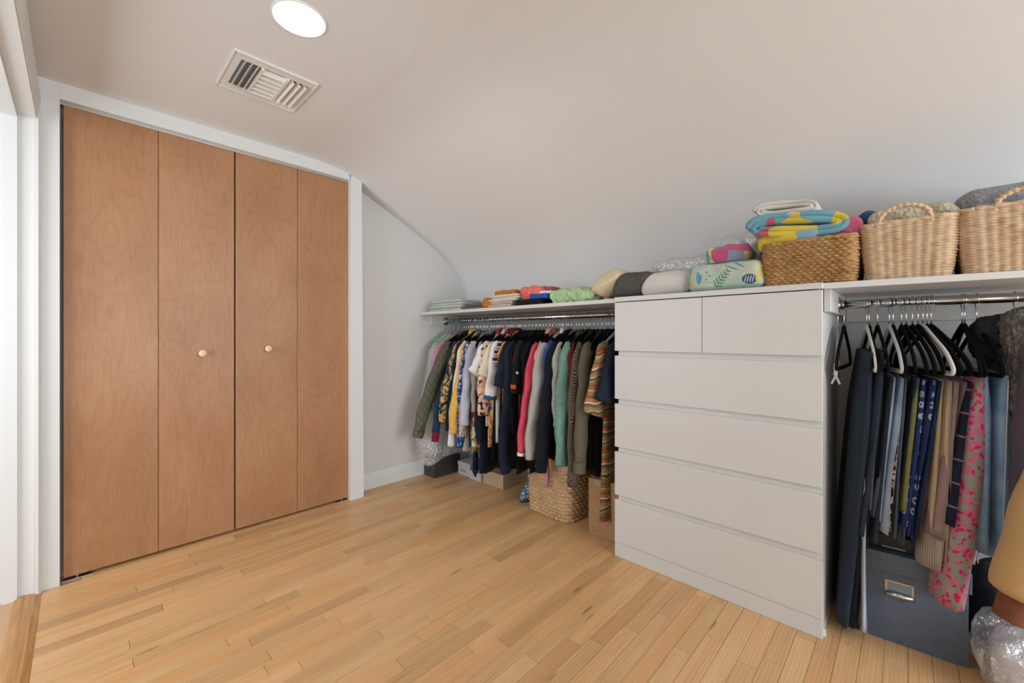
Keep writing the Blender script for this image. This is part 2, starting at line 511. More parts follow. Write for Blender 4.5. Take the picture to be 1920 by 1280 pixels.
# ------------------------------------------------------------------ closet front: casing, bifold doors
DX0, DX1, DZ = -0.052, 1.200, 2.037
struct('trim_7', box_mesh('trim_7', XL - 0.0, DX0, YC, YB, 0, ZC + 0.01, 0.0015), TRIM)
hp = [(DX0, DZ), (DX1, DZ)] + [(a, b + 0.004) for a, b in reversed(fine_prof) if DX0 <= a <= DX1] + [(DX0, ZC + 0.004)]
struct('trim_8', prism('trim_8', hp, 'y', YC + 0.0005, YB), TRIM)
hp = [(DX1, 0), (1.287, 0)] + [(a, b + 0.004) for a, b in reversed(fine_prof) if DX1 - 0.0 <= a <= 1.287] + [(DX1, ceil_at(DX1) + 0.004)]
struct('trim_9', prism('trim_9', hp, 'y', YC, YB), TRIM)
struct('wall_closet', box_mesh('wall_closet', DX0, DX1, YB - 0.012, YB - 0.002, 0, DZ + 0.02), CLOSET_WALL)
KNOB = mat('unfinished_wood_knob', '#dcc3a3', 0.55, pat=lambda k: k.ramp(k.noise(k.map(k.obj(), (20, 90, 90)), 2, 3), [(0.3, '#d2b591'), (0.7, '#e6d2b5')]))
STEEL = mat('bright_steel', '#c9c8c4', 0.3, 1.0)
pw = 0.3085
xs = [DX0 + 0.0085, DX0 + 0.0085 + pw + 0.0025]
xs = [-0.0425, 0.2680, 0.5830, 0.8935]
for d, (i0, i1, kx) in enumerate(((0, 1, 0.437), (2, 3, 0.735))):
    dr = bpy.data.objects.new('door_%d' % (d + 1), None); COL.objects.link(dr); dr['kind'] = 'structure'
    dr.location = (xs[i0], 2.60, 0.014)
    for i in (i0, i1):
        me = box_mesh('panel', -pw / 2, pw / 2, 0, 0.034, 0, 2.014, 0.0012, 1)
        add('panel', me, LAUAN, dr, (xs[i] - xs[i0] + pw / 2, 0, 0))
    kv = lathe([(0.0001, 0.0), (0.0085, 0.0), (0.0085, 0.010), (0.0105, 0.013), (0.0165, 0.018), (0.0185, 0.024), (0.0165, 0.030), (0.010, 0.033), (0.0001, 0.034)], 24)
    me = mesh_of('knob', *kv)
    add('knob', me, KNOB, dr, (kx - xs[i0], 0.001, 0.945 if d == 0 else 0.962), (PI / 2, 0, 0))
for name, x0, x1 in (('pivot_bracket', DX0 + 0.004, 0.045), ('pivot_bracket', 1.125, DX1 - 0.003)):
    r = thing(name, 'small steel bottom pivot bracket under the %s bifold door' % ('knobbed hall-side' if x0 < 0.5 else 'wall-side'), 'bracket', ((x0 + x1) / 2, 2.606, 0))
    h = (x1 - x0) / 2
    add('base_plate', box_mesh('base_plate', -h, h, -0.012, 0.02, 0, 0.003, 0.0008), STEEL, r)
    add('pivot_pin', mesh_of('pivot_pin', *lathe([(0.005, 0.002), (0.005, 0.012), (0.003, 0.016)], 12, 0, 0.006)), STEEL, r)
# top track
struct('trim_10', box_mesh('trim_10', DX0, DX1, 2.606, 2.628, DZ - 0.006, DZ + 0.004), STEEL)

# ------------------------------------------------------------------ ceiling fixtures
LX, LY_ = 0.512, 1.472
lamp = thing('recessed_downlight', 'round recessed ceiling light, lit, beside the air vent', 'ceiling light', (LX, LY_, ZC))
LENS_M = mat('lit_diffuser', '#ffffff', 0.5, emit=((1.0, 0.985, 0.96, 1), 40.0))
add('diffuser', mesh_of('diffuser', *lathe([(0.0001, -0.006), (0.06, -0.006), (0.078, -0.003), (0.078, 0.004), (0.0001, 0.004)], 48)), LENS_M, lamp)
add('trim_ring', mesh_of('trim_ring', *lathe([(0.0775, 0.004), (0.0775, -0.003), (0.080, -0.0045), (0.085, -0.002), (0.086, 0.004)], 48)), METAL_WHITE, lamp)
vent = thing('ceiling_vent', 'white three-way air vent with slats set into the flat ceiling', 'vent', (0.55, 1.945, ZC))
hs = 0.15
fr = []
ix, iy = 0.118, 0.105
fr += [box_data(-hs, hs, -hs, -iy, -0.004, 0.002), box_data(-hs, hs, iy, hs, -0.004, 0.002), box_data(-hs, -ix, -iy, iy, -0.004, 0.002), box_data(ix, hs, -iy, iy, -0.004, 0.002)]
fr += [box_data(-hs - 0.001, -hs + 0.004, -hs, hs, -0.007, 0.001), box_data(hs - 0.004, hs + 0.001, -hs, hs, -0.007, 0.001),
       box_data(-hs, hs, -hs - 0.001, -hs + 0.004, -0.007, 0.001), box_data(-hs, hs, hs - 0.004, hs + 0.001, -0.007, 0.001)]
add('frame', mesh_of('frame', *join_data(fr), smooth=False), METAL_WHITE, vent)
add('duct', mesh_of('duct', *join_data([box_data(-ix, ix, -iy, iy, -0.0006, 0.0006)]), smooth=False), mat('duct_grey', '#77777a', 0.8), vent)
for xx in (-0.045, 0.047):
    add('divider', box_mesh('divider', xx - 0.005, xx + 0.005, -iy, iy, -0.013, 0.0), METAL_WHITE, vent)
def slat(L, along, pos, tilt):
    me = box_mesh('slat', -L / 2, L / 2, -0.011, 0.011, -0.0008, 0.0008) if along == 'x' else box_mesh('slat', -0.011, 0.011, -L / 2, L / 2, -0.0008, 0.0008)
    add('slat', me, METAL_WHITE, vent, pos, (tilt, 0, 0) if along == 'x' else (0, tilt, 0))
for i in range(3): slat(2 * iy, 'y', (-0.105 + i * 0.022, 0, -0.008), math.radians(-52))
for i in range(6): slat(0.082, 'x', (0.001, -0.088 + i * 0.035, -0.008), math.radians(-38))
for i in range(3): slat(2 * iy, 'y', (0.064 + i * 0.024, 0, -0.008), math.radians(48))

# ------------------------------------------------------------------ shelving and rods
SZ0, SZ1 = 1.206, 1.226
RX, RZ, RR = 2.02, 1.165, 0.0155
DY0, DY1, DFX = 0.214, 1.014, 1.770
s = tag(add('shelf_board', box_mesh('shelf_board', 1.785, XK, DY1 + 0.001, YB - 0.001, SZ0, SZ1, 0.0012, 1), LAMINATE), 'long white shelf board over the crowded shirt rod', 'shelf')
me = prism('shelf_board', [(1.775, DY0 - 0.001), (XK, DY0 - 0.001), (XK, -1.1), (1.90, -1.1)], 'z', SZ0 + 0.002, SZ1 + 0.002)
tag(add('shelf_board', me, LAMINATE), 'white shelf board carrying the two pale handled baskets', 'shelf')
def cleat(label, *b):
    return tag(add('shelf_cleat', box_mesh('shelf_cleat', *b, 0.001, 1), LAMINATE), label, 'cleat')
cleat('white wooden cleat under the shelf end on the grey wall', 1.885, XK - 0.02, YB - 0.02, YB, 1.136, SZ0)
cleat('long white cleat on the knee wall behind the shirts', XK - 0.02, XK, DY1 + 0.01, YB - 0.021, 1.115, SZ0)
cleat('white wooden cleat fixed to the dresser side holding the rod socket', 1.80, XK - 0.021, DY0 - 0.02, DY0 - 0.0005, 1.130, SZ0 + 0.002)
cleat('long white cleat on the knee wall behind the trousers', XK - 0.02, XK, -1.1, DY0 - 0.021, 1.105, SZ0 + 0.002)
def rod(label, y0, y1):
    r = thing('clothes_rod', label, 'rod', (RX, y0, RZ))
    v, f = tube([(0, 0, 0), (0, y1 - y0, 0)], RR, 20, up=(1, 0, 0))
    add('bar', mesh_of('bar', v, f), CHROME, r)
    for yy, sg in ((0, 1), (y1 - y0, -1)):
        v, f = tube([(0, yy, 0), (0, yy + 0.004 * sg, 0), (0, yy + 0.0045 * sg, 0), (0, yy + 0.016 * sg, 0)], [0.030, 0.030, 0.0195, 0.0185], 20, up=(1, 0, 0))
        add('end_socket', mesh_of('end_socket', v, f), CHROME, r)
rod('chrome clothes rod packed with shirts between dresser and grey wall', DY1 + 0.0, YB - 0.02)
rod('chrome clothes rod carrying trousers and skirts beside the dresser', -1.1, DY0 - 0.02)

# ------------------------------------------------------------------ dresser
dz = thing('chest_of_drawers', 'tall white chest of six handleless drawers between two clothes rods', 'dresser', (DFX, DY0, 0))
W = DY1 - DY0
body = [box_data(0.022, 0.48, 0.002, 0.018, 0, 1.208), box_data(0.022, 0.48, W - 0.032, W - 0.016, 0, 1.208), box_data(0.47, 0.48, 0.018, W - 0.018, 0.02, 1.208),
        box_data(0.03, 0.47, 0.018, W - 0.03, 0.05, 0.065)]
add('carcass', mesh_of('carcass', *join_data(body), smooth=False), LAMINATE, dz)
add('top_panel', box_mesh('top_panel', -0.002, 0.48, -0.001, W + 0.001, 1.2085, 1.230, 0.0012, 1), LAMINATE, dz)
add('plinth', box_mesh('plinth', 0.001, 0.02, 0, W, 0, 0.0655, 0.001, 1), LAMINATE, dz)
add('glide', box_mesh('glide', 0.02, 0.04, -0.006, 0.006, 0, 0.02, 0.002), METAL_WHITE, dz)
def drawer(y0, y1, z0, z1):
    d = add('drawer', box_mesh('drawer', 0, 0.017, 0, y1 - y0, 0, z1 - z0, 0.0012, 1), LAMINATE, dz, (0, y0, z0))
    # recessed finger rail showing in the slot below the front
    return d
rows = [(0.976, 1.2045), (0.748, 0.953), (0.520, 0.7245), (0.2925, 0.4965), (0.067, 0.269)]
drawer(0.0, W / 2 - 0.0012, *rows[0]); drawer(W / 2 + 0.0012, W, *rows[0])
for z0, z1 in rows[1:]: drawer(0.0, W, z0, z1)
for z0, z1 in rows[1:]:
    add('finger_rail', prism('finger_rail', [(0.012, z1 - 0.012), (0.019, z1 - 0.012), (0.026, z1 + 0.03), (0.016, z1 + 0.03)], 'y', 0.003, W - 0.013), LAMINATE_RECESS, dz)

# ------------------------------------------------------------------ fabrics
def weave_bump(k, sc=900, st=0.25):
    k.bump(k.math('ADD', k.noise(k.obj(), sc, 2), k.math('MULTIPLY', k.noise(k.obj(), 35, 3), 1.5)), st, 0.0012)
def plain(name, c, rough=0.85, var=0.12, sheen=0.03):
    """plain cloth: one dye with slight mottling"""
    base = lin(c)
    if min(base[:3]) > 0.3: var *= 0.3
    d = tuple(v * (1 - var) for v in base[:3]) + (1,)
    l = tuple(min(1, v * (1 + var)) for v in base[:3]) + (1,)
    return mat(name, c, rough, pat=lambda k: k.ramp(k.noise(k.obj(), 45, 4), [(0.3, d), (0.7, l)]), bump=weave_bump, sheen=sheen, spec=0.2)
def blotch(name, ground, cols, scale=22, cut=0.35, seed=0.0, rough=0.8, stretch=(1, 1, 1)):
    """printed cloth: irregular motifs of several colours on a ground"""
    def p(k):
        co = k.map(k.obj(), stretch, loc=(seed, seed * 2.3, seed * 0.7))
        wv = k.n.new('ShaderNodeVectorMath'); wv.operation = 'ADD'
        k.l.new(co, wv.inputs[0])
        sc = k.n.new('ShaderNodeVectorMath'); sc.operation = 'SCALE'; sc.inputs['Scale'].default_value = 0.03
        k.l.new(k.noise(co, 30, 2, out='Color'), sc.inputs[0]); k.l.new(sc.outputs[0], wv.inputs[1])
        q = wv.outputs[0]
        c = lin(ground)
        for i, cc in enumerate(cols):
            m = k.math('LESS_THAN', k.vor(k.map(q, loc=(i * 3.7, i * 1.9, i * 5.1)), scale * (1 + 0.25 * i)), cut * (1 - 0.12 * i))
            c = k.mix(m, c, cc)
        return c
    return mat(name, ground, rough, pat=p, bump=weave_bump, spec=0.2, sheen=0.02)
def striped(name, stops, scale, axis='Z', rough=0.85, dist=0.0, rot=(0, 0, 0)):
    def p(k):
        co = k.map(k.obj(), rot=rot)
        a = k.sep(co)['XYZ'.index(axis)]
        f = k.math('FRACT', k.math('ADD', k.math('MULTIPLY', a, scale), k.math('MULTIPLY', k.noise(co, 6, 2), dist)))
        return k.ramp(f, stops, 'CONSTANT')
    return mat(name, rough=rough, pat=p, bump=weave_bump, spec=0.2, sheen=0.1)

C = {}
for n, c in dict(navy='#18212f', dark_navy='#10161f', black='#0d0d10', soft_black='#151517', teal_navy='#1d3654', burgundy='#7a1638', white='#dcdbd8', offwhite='#d8d0c4',
                 yellow='#d9ab52', lavender_grey='#b4b6c6', light_grey='#9a978f', grey='#a3a19b', cream='#d6ccb8', coral='#c8455a', peach='#dda491', royal='#2a4fa0', sea_green='#6a8f83',
                 olive_brown='#5e584a', maroon='#6a2f38', dark_red='#6b1c1e', magenta='#b02a63', slate='#333d48', deep_slate='#262f3b', taupe='#8a8690', sage='#8b8c5c', mauve='#8f7b7a',
                 wine_grey='#57505a', tan_nylon='#c6a067', brown_rib='#7b4f3b', mid_blue='#33526f', red='#8f1f2d', pink='#cf8aa6', beige='#a99f8f', charcoal='#2b2b2e', steel_blue='#8a98a8').items():
    C[n] = plain('cloth_' + n, c)
C['tan_nylon'] = mat('cloth_tan_satin', '#c9a56d', 0.5, bump=lambda k: k.bump(k.noise(k.map(k.obj(), (8, 8, 5)), 2, 3), 0.4, 0.01), sheen=0.2)
C['fl_tan'] = blotch('cloth_tan_black_floral', '#1a1f22', ['#b98546', '#c99a5c', '#3f6a5c'], 24, 0.52, 1.0)
C['fl_speck'] = blotch('cloth_speckled_knit', '#c9b7a6', ['#7d4f4a', '#9c7a63', '#e6ded2'], 90, 0.4, 2.0)
C['fl_cream'] = blotch('cloth_cream_garden_print', '#d6ceb0', ['#8b9a6d', '#a63f2c', '#4a5a4a'], 18, 0.4, 3.0)
C['fl_peach'] = blotch('cloth_peach_navy_floral', '#28293a', ['#d8b08f', '#e3c0a4', '#d8a88c'], 26, 0.55, 4.0)
C['multi'] = blotch('cloth_orange_green_print', '#d46a24', ['#2f7a4a', '#e0a53a', '#2d63ab'], 14, 0.42, 5.0)
C['blue_fl'] = blotch('cloth_blue_white_floral', '#284a86', ['#b9c6dc', '#1e3566', '#8ea5cb'], 34, 0.34, 6.0)
C['star'] = blotch('cloth_black_graphic', '#131518', ['#23272d'], 12, 0.3, 7.0)
C['blk_tan'] = blotch('cloth_black_tan_scroll', '#15161a', ['#b99a6a', '#d0b483', '#16171b'], 42, 0.45, 8.0)
C['pink_fl'] = blotch('cloth_sage_pink_floral', '#93958a', ['#bd6f87', '#cf6f8d', '#d2226f'], 34, 0.42, 9.0)
C['cloud_towel'] = None
def quilt(k):
    co = k.obj(); x, y, z = k.sep(co)
    a = k.math('ABSOLUTE', k.math('SINE', k.math('MULTIPLY', k.math('ADD', x, k.math('MULTIPLY', z, 0.8)), 60)))
    b = k.math('ABSOLUTE', k.math('SINE', k.math('MULTIPLY', k.math('SUBTRACT', x, k.math('MULTIPLY', z, 0.8)), 60)))
    h = k.math('POWER', k.math('MINIMUM', a, b), 0.4)
    k.bump(h, 0.9, 0.006)
C['quilt'] = mat('cloth_olive_quilted', '#4e513c', 0.6, bump=quilt, sheen=0.1)
def tweed(k):
    co = k.obj()
    x, y, z = k.sep(co)
    zig = k.math('ABSOLUTE', k.math('SUBTRACT', k.math('FRACT', k.math('MULTIPLY', k.math('ADD', x, y), 38)), 0.5))
    f = k.math('FRACT', k.math('ADD', k.math('MULTIPLY', z, 85), k.math('MULTIPLY', zig, 4.5)))
    k.bump(f, 0.5, 0.002)
    return k.mix(k.math('LESS_THAN', f, 0.52), k.mix(k.noise(co, 120, 2), '#8f7f6c', '#736353'), '#2a2624')
C['tweed'] = mat('cloth_brown_herringbone', rough=0.9, pat=tweed, spec=0.15)
SER = [(0.0, '#8f4a2f'), (0.10, '#6d704f'), (0.20, '#a67c4b'), (0.24, '#2f2a29'), (0.28, '#a38a5c'), (0.36, '#777a57'), (0.46, '#8f4a2f'), (0.52, '#3a3234'), (0.55, '#b8b09c'), (0.60, '#a4683d'), (0.70, '#8f3f2a'), (0.76, '#6e744f'), (0.86, '#a98753'), (0.93, '#38302e'), (0.96, '#b0683a')]
C['serape'] = striped('cloth_serape_stripe', SER, 6.0, 'Z', dist=0.45)
C['rib_slate'] = mat('cloth_slate_rib', '#364453', 0.85, pat=lambda k: k.ramp(k.wave(k.map(k.obj(), (1, 1, 0.02)), 26, 'DIAGONAL', 0.4), [(0.2, '#2a3542'), (0.8, '#42525f')]), bump=lambda k: k.bump(k.wave(k.map(k.obj(), (1, 1, 0.02)), 26, 'DIAGONAL', 0.4), 0.6, 0.004))
def denim(light, dark):
    def p(k):
        co = k.obj()
        f = k.math('ADD', k.math('MULTIPLY', k.noise(co, 14, 4), 0.7), k.math('MULTIPLY', k.noise(k.map(co, (400, 400, 60)), 1, 2), 0.3))
        return k.ramp(f, [(0.3, dark), (0.7, light)])
    return p
C['denim'] = mat('cloth_mid_denim', rough=0.85, pat=denim('#9dbad2', '#6a90b2'), bump=weave_bump, spec=0.2)
C['pale_denim'] = mat('cloth_pale_denim', rough=0.85, pat=denim('#a9b7c8', '#7f95ad'), bump=weave_bump, spec=0.2)
C['indigo'] = mat('cloth_indigo_denim', rough=0.85, pat=denim('#2c446b', '#1b2b49'), bump=weave_bump, spec=0.2)
C['stitch'] = plain('cloth_pale_stitching', '#c3ccd4')
def dots(k):
    co = k.map(k.obj(), (1, 1, 1))
    d = k.vor(co, 26, rnd=0.25)
    ring = k.math('MULTIPLY', k.math('GREATER_THAN', d, 0.16), k.math('LESS_THAN', d, 0.30))
    return k.mix(ring, k.mix(k.noise(co, 40, 2), '#243766', '#2e447a'), '#b6bcc9')
C['dots'] = mat('cloth_navy_ring_dots', rough=0.8, pat=dots, bump=weave_bump, spec=0.2)
def cord(c0, c1):
    return dict(pat=lambda k: k.ramp(k.wave(k.map(k.obj(), (1, 1, 0.0)), 60, 'DIAGONAL'), [(0.2, c0), (0.8, c1)]), bump=lambda k: k.bump(k.wave(k.map(k.obj(), (1, 1, 0.0)), 60, 'DIAGONAL'), 0.5, 0.002))
C['cord'] = mat('cloth_cream_corduroy', rough=0.9, **cord('#b39a78', '#d3bd9c'))
C['cord2'] = mat('cloth_beige_corduroy', rough=0.9, **cord('#9a8d7e', '#b9ab9a'))
def plaid(k):
    co = k.obj(); x, y, z = k.sep(co)
    a = k.math('LESS_THAN', k.math('FRACT', k.math('MULTIPLY', k.math('ADD', x, y), 18)), 0.10)
    b = k.math('LESS_THAN', k.math('FRACT', k.math('MULTIPLY', z, 14)), 0.08)
    return k.mix(k.math('MAXIMUM', a, b), lin('#1c2232'), lin('#7d6a72'))
C['plaid'] = mat('cloth_navy_plaid', rough=0.85, pat=plaid, bump=weave_bump, spec=0.2)
C['fur'] = mat('cloth_grey_fur', rough=1.0, pat=lambda k: k.ramp(k.noise(k.map(k.obj(), (1, 1, 0.5)), 130, 4, 0.7), [(0.3, '#3c393a'), (0.5, '#6b6560'), (0.72, '#a59d92')]),
               bump=lambda k: k.bump(k.noise(k.map(k.obj(), (1, 1, 0.5)), 130, 4, 0.7), 1.0, 0.012))
C['dark_fur'] = mat('cloth_charcoal_fur', rough=1.0, pat=lambda k: k.ramp(k.noise(k.obj(), 120, 4, 0.7), [(0.3, '#111519'), (0.7, '#39424a')]), bump=lambda k: k.bump(k.noise(k.obj(), 120, 4, 0.7), 1.0, 0.012))
C['stripe_rw'] = striped('cloth_burgundy_white_stripe', [(0.0, '#28293a'), (0.45, '#d7d2cf'), (0.6, '#28293a'), (0.75, '#d7d2cf'), (0.85, '#c98f95')], 22, 'Z')
C['lt_stripe'] = striped('cloth_pale_blue_stripe', [(0.0, '#b9bdc6'), (0.6, '#8d9cb4')], 60, 'Y')
VELVET = mat('black_velvet_hanger', '#0a0b0d', 0.85, spec=0.12)
WIRE = mat('hanger_wire', '#d5d8da', 0.22, 1.0)
CLEAR = mat('clear_plastic_hanger', '#dfe6e6', 0.1, alpha=0.55, spec=0.7)
WHITEPL = mat('white_plastic_hanger', '#d8d6d0', 0.35)
MINTPL = mat('mint_plastic_hanger', '#8fc2a5', 0.35)
WOODH = mat('pale_wood_hanger', '#c8a76a', 0.5)
def film_bump(k):
    k.bump(k.math('ADD', k.noise(k.map(k.obj(), (1, 1, 0.45)), 22, 3, 0.6, 1.5), k.noise(k.obj(), 60, 2)), 0.8, 0.012)
def film(name, clear, gloss, haze):
    m = mat(name, '#e9edf0', 0.5, spec=0.0)
    k = NT(m)
    out = k.n['Material Output']
    k.bsdf.inputs['Base Color'].default_value = (haze, haze, haze * 1.02, 1)
    film_bump(k)
    nrm = k.bsdf.inputs['Normal'].links[0].from_socket
    t = k.n.new('ShaderNodeBsdfTransparent'); t.inputs[0].default_value = (clear, clear, clear, 1)
    g = k.n.new('ShaderNodeBsdfGlossy'); g.inputs['Color'].default_value = (gloss, gloss, gloss, 1); g.inputs['Roughness'].default_value = 0.09
    k.l.new(nrm, g.inputs['Normal'])
    a = k.n.new('ShaderNodeAddShader'); b = k.n.new('ShaderNodeAddShader')
    k.l.new(t.outputs[0], a.inputs[0]); k.l.new(g.outputs[0], a.inputs[1])
    k.l.new(a.outputs[0], b.inputs[0]); k.l.new(k.bsdf.outputs[0], b.inputs[1])
    k.l.new(b.outputs[0], out.inputs['Surface'])
    return m
FILM = film('clear_film', 0.60, 0.18, 0.17)
FILM2 = film('cloudy_film', 0.62, 0.20, 0.13)

# ------------------------------------------------------------------ hangers
def arc_hook():
    p = [(0, 0, -0.090), (0, 0, -0.045), (0.002, 0, -0.034), (0.010, 0, -0.024)]
    R = 0.0185
    for a in range(-45, 216, 20):
        p.append((R * math.cos(math.radians(a)), 0, R * math.sin(math.radians(a))))
    return p
HOOK_ME = mesh_of('hook', *tube(arc_hook(), 0.0019, 6))
_stem = tube([(0, 0, -0.093), (0, 0, -0.046)], 0.003, 8)
def hanger_frame(drop, half, thick, flat, bar=True):
    A = smooth_path([(0, 0, -0.085), (-0.018, 0, -0.093), (-half * 0.40, 0, -0.085 - drop * 0.28), (-half * 0.78, 0, -0.085 - drop * 0.58), (-half, 0, -0.085 - drop * 0.88), (-half * 0.985, 0, -0.085 - drop)], 4)
    D = [tube(A, thick, 8, flat, (0, 1, 0)), tube([(-q[0], q[1], q[2]) for q in A], thick, 8, flat, (0, 1, 0))]
    if bar: D.append(tube([(-half * 0.985, 0, -0.085 - drop), (0, 0, -0.087 - drop), (half * 0.985, 0, -0.085 - drop)], thick * 0.8, 8, flat, (0, 1, 0)))
    D.append(lathe([(0.007, -0.101), (0.0075, -0.089), (0.005, -0.080)], 10))
    return join_data(D)
FR_SHIRT = mesh_of('frame', *hanger_frame(0.105, 0.160, 0.0085, 0.45))
FR_PANT = mesh_of('frame', *hanger_frame(0.150, 0.190, 0.0092, 0.55))
FR_SHIRT.materials.append(VELVET); FR_PANT.materials.append(VELVET)
HOOK_ME.materials.append(WIRE)
VARIANT = {}
def variant(me, m):
    k = (me.name, m.name)
    if k not in VARIANT:
        c = me.copy(); c.materials.clear(); c.materials.append(m); VARIANT[k] = c
    return VARIANT[k]
def hanger(y, rot, label, group, frame=None, m=None, hook_m=None, z=RZ):
    h = thing('clothes_hanger', label, 'hanger', (RX, y, z), rot, group)
    add('hook', HOOK_ME if hook_m is None else variant(HOOK_ME, hook_m), None, h)
    fm = frame or FR_SHIRT
    add('frame', fm if m is None else variant(fm, m), None, h)
    return h

# ------------------------------------------------------------------ garments
def body_data(w0, w1, top, drop, bot, th, seed, fold=0.010, neck=0.25, hem=0.012, lean=0.0, fwd=0.0, nu=16, nv=14):
    """torso of a hanging garment: two draped panels closed at sides, shoulders and hem; local x across the rod, z down from the rod"""
    rgn = np.random.RandomState(seed); ph = rgn.uniform(0, 6.28, 6); fr = rgn.uniform(1.2, 3.2, 3)
    rings = []
    us = np.concatenate([np.linspace(-1, 1, nu), np.linspace(1, -1, nu)[1:-1]])
    side = np.array([1.0] * nu + [-1.0] * (nu - 2))
    for j in range(nv + 1):
        v = j / nv
        w = w0 + (w1 - w0) * v ** 0.8
        a = np.abs(us)
        ztop = top - drop * np.clip((a - neck) / (1 - neck), 0, 1) ** 1.15
        zb = bot + hem * np.sin(us * 4 + ph[0])
        z = ztop + (zb - ztop) * v
        t = side * th * np.sqrt(np.clip(1 - a ** 5, 0, 1)) * (0.45 + 0.55 * min(1, v * 5))
        fo = fold * (0.2 + 0.8 * v) * (np.sin(us * 2.2 * fr[0] + ph[1] + 1.3 * v) + 0.6 * np.sin(us * 3.1 * fr[1] + ph[2] - 2 * v))
        rings.append(list(zip(us * w + fwd * v, t + fo + lean * v, z)))
    return loft(rings)
def sleeve_data(pts, a, b, seed, wr=0.006, n=14, k=6):
    """sleeve along a path in local coordinates; a = half-widths across, b = half-thickness, one pair per path point"""
    P = smooth_path(pts, k); m = len(P)
    rgn = np.random.RandomState(seed); ph = rgn.uniform(0, 6.28, 4)
    rings = []
    for i, p in enumerate(P):
        f = i / (m - 1) * (len(pts) - 1)
        i0 = min(int(f), len(pts) - 2); q = f - i0
        A = a[i0] * (1 - q) + a[i0 + 1] * q; B = b[i0] * (1 - q) + b[i0 + 1] * q
        t = (P[min(i + 1, m - 1)] - P[max(i - 1, 0)]).normalized()
        yv = Vector((0, 1, 0)); yv = (yv - t * yv.dot(t)).normalized(); w = t.cross(yv)
        r = []
        for c in range(n):
            an = 2 * PI * c / n
            s = wr * (math.sin(3 * an + ph[0] + i * 0.55) * 0.5 + math.sin(i * 1.15 + ph[1] + 2 * an) * 0.6)
            r.append(p + w * (math.cos(an) * (A + s)) + yv * (math.sin(an) * (B + s * 0.8)))
        rings.append(r)
    return loft(rings)

SEED = [100]
def garment(name, label, cat, y, m, bot, w=0.19, wb=None, top=-0.080, drop=0.135, th=0.013, rot=0.0, lean=0.0, fwd=0.0, fold=0.010,
            sleeve=None, smat=None, cuff=None, hem=None, collar=None, group=None, hng=True, neck=0.25, x=RX):
    """sleeve = (end dx from shoulder, end z, half-width, half-thickness); bot, end z in world heights"""
    SEED[0] += 1; sd = SEED[0]
    g = thing(name, label, cat, (x, y, RZ), rot, group)
    wb = w * 1.02 if wb is None else wb
    zb = bot - RZ
    add('torso', mesh_of('torso', *body_data(w, wb, top, drop, zb, th, sd, fold, neck, lean=lean, fwd=fwd)), m, g)
    if sleeve:
        dx, ez, hw, ht = sleeve
        ez -= RZ
        s0 = top - drop
        L = s0 - ez
        for sgn in (-1, 1):
            d = dx if sgn < 0 else min(abs(dx), 0.02)
            dirx = -1 if sgn < 0 else 1
            X0 = dirx * (w - 0.035)
            if sgn > 0: hw, ht = hw * 0.62, ht * 0.8     # the sleeve pressed against the knee wall
            if L > 0.30:
                pts = [(X0, 0, s0 + 0.042), (dirx * (w + 0.008), 0, s0 - 0.02), (dirx * (w + 0.012 + d * 0.35), lean * .2, s0 - L * 0.35), (dirx * (w + 0.010 + d * 0.72), lean * .5, s0 - L * 0.7), (dirx * (w + d), lean * .8, ez)]
                jr = random.Random(sd * 3 + sgn)
                pts = [p if i_ in (0, 1, 4) else (p[0] + jr.uniform(-.014, .014), p[1] + jr.uniform(-.006, .006), p[2]) for i_, p in enumerate(pts)]
                aa = [0.035, hw * 1.1, hw * 1.05, hw * jr.uniform(.9, 1.12), hw * 0.82]; bb = [ht * .7, ht, ht * 1.05, ht, ht * 0.95]
            else:
                pts = [(X0, 0, s0 + 0.045), (dirx * (w + 0.0), 0, s0 - 0.0), (dirx * (w + d * 0.5), 0, s0 - L * 0.5), (dirx * (w + d), 0, ez)]
                aa = [0.035, hw, hw, hw * 1.05]; bb = [ht * .7, ht, ht, ht * 1.05]
            so = add('sleeve', mesh_of('sleeve', *sleeve_data(pts, aa, bb, sd + 7 * sgn)), smat or m, g)
            if cuff and sgn < 0:
                cm, cl = cuff[:2]; ck = cuff[2] if len(cuff) > 2 else 1.0
                e = Vector(pts[-1]); dv = (Vector(pts[-1]) - Vector(pts[-2])).normalized()
                add('cuff', mesh_of('cuff', *sleeve_data([e - dv * 0.004, e + dv * cl * 0.5, e + dv * cl], [aa[-1] * 1.05 * ck, aa[-1] * 1.02 * ck, aa[-1] * 0.92 * ck], [bb[-1] * 1.08 * ck] * 3, sd, 0.001)), cm, so)
    if hem:
        hm, hl = hem
        add('hem_band', mesh_of('hem_band', *body_data(wb * 1.005, wb * 1.0, zb + 0.012, 0, zb - hl, th * 0.9, sd, fold, 0.0, lean=0, nu=14, nv=3)), hm, g, (fwd, lean, 0))
    if collar:
        add('collar', mesh_of('collar', *body_data(0.055, 0.075, top + 0.016, 0.006, top - 0.022, th * 1.25, sd, 0.001, 0.3, 0.0, nu=10, nv=4)), collar, g)
    return g

import re as _re
USED = set()
def holder(label, fallback, group):
    """a hanger is told apart by the garment on it"""
    t = _re.split(r' (?:with|next|beside|between|behind|hanging|inside|among|squeezed|under|above|showing|reaching|on|against|right|printed) ', label)[0]
    t = 'black velvet hanger with chrome hook holding the ' + t
    if t in USED or len(t.split()) > 15: return fallback, group
    USED.add(t); return t, None

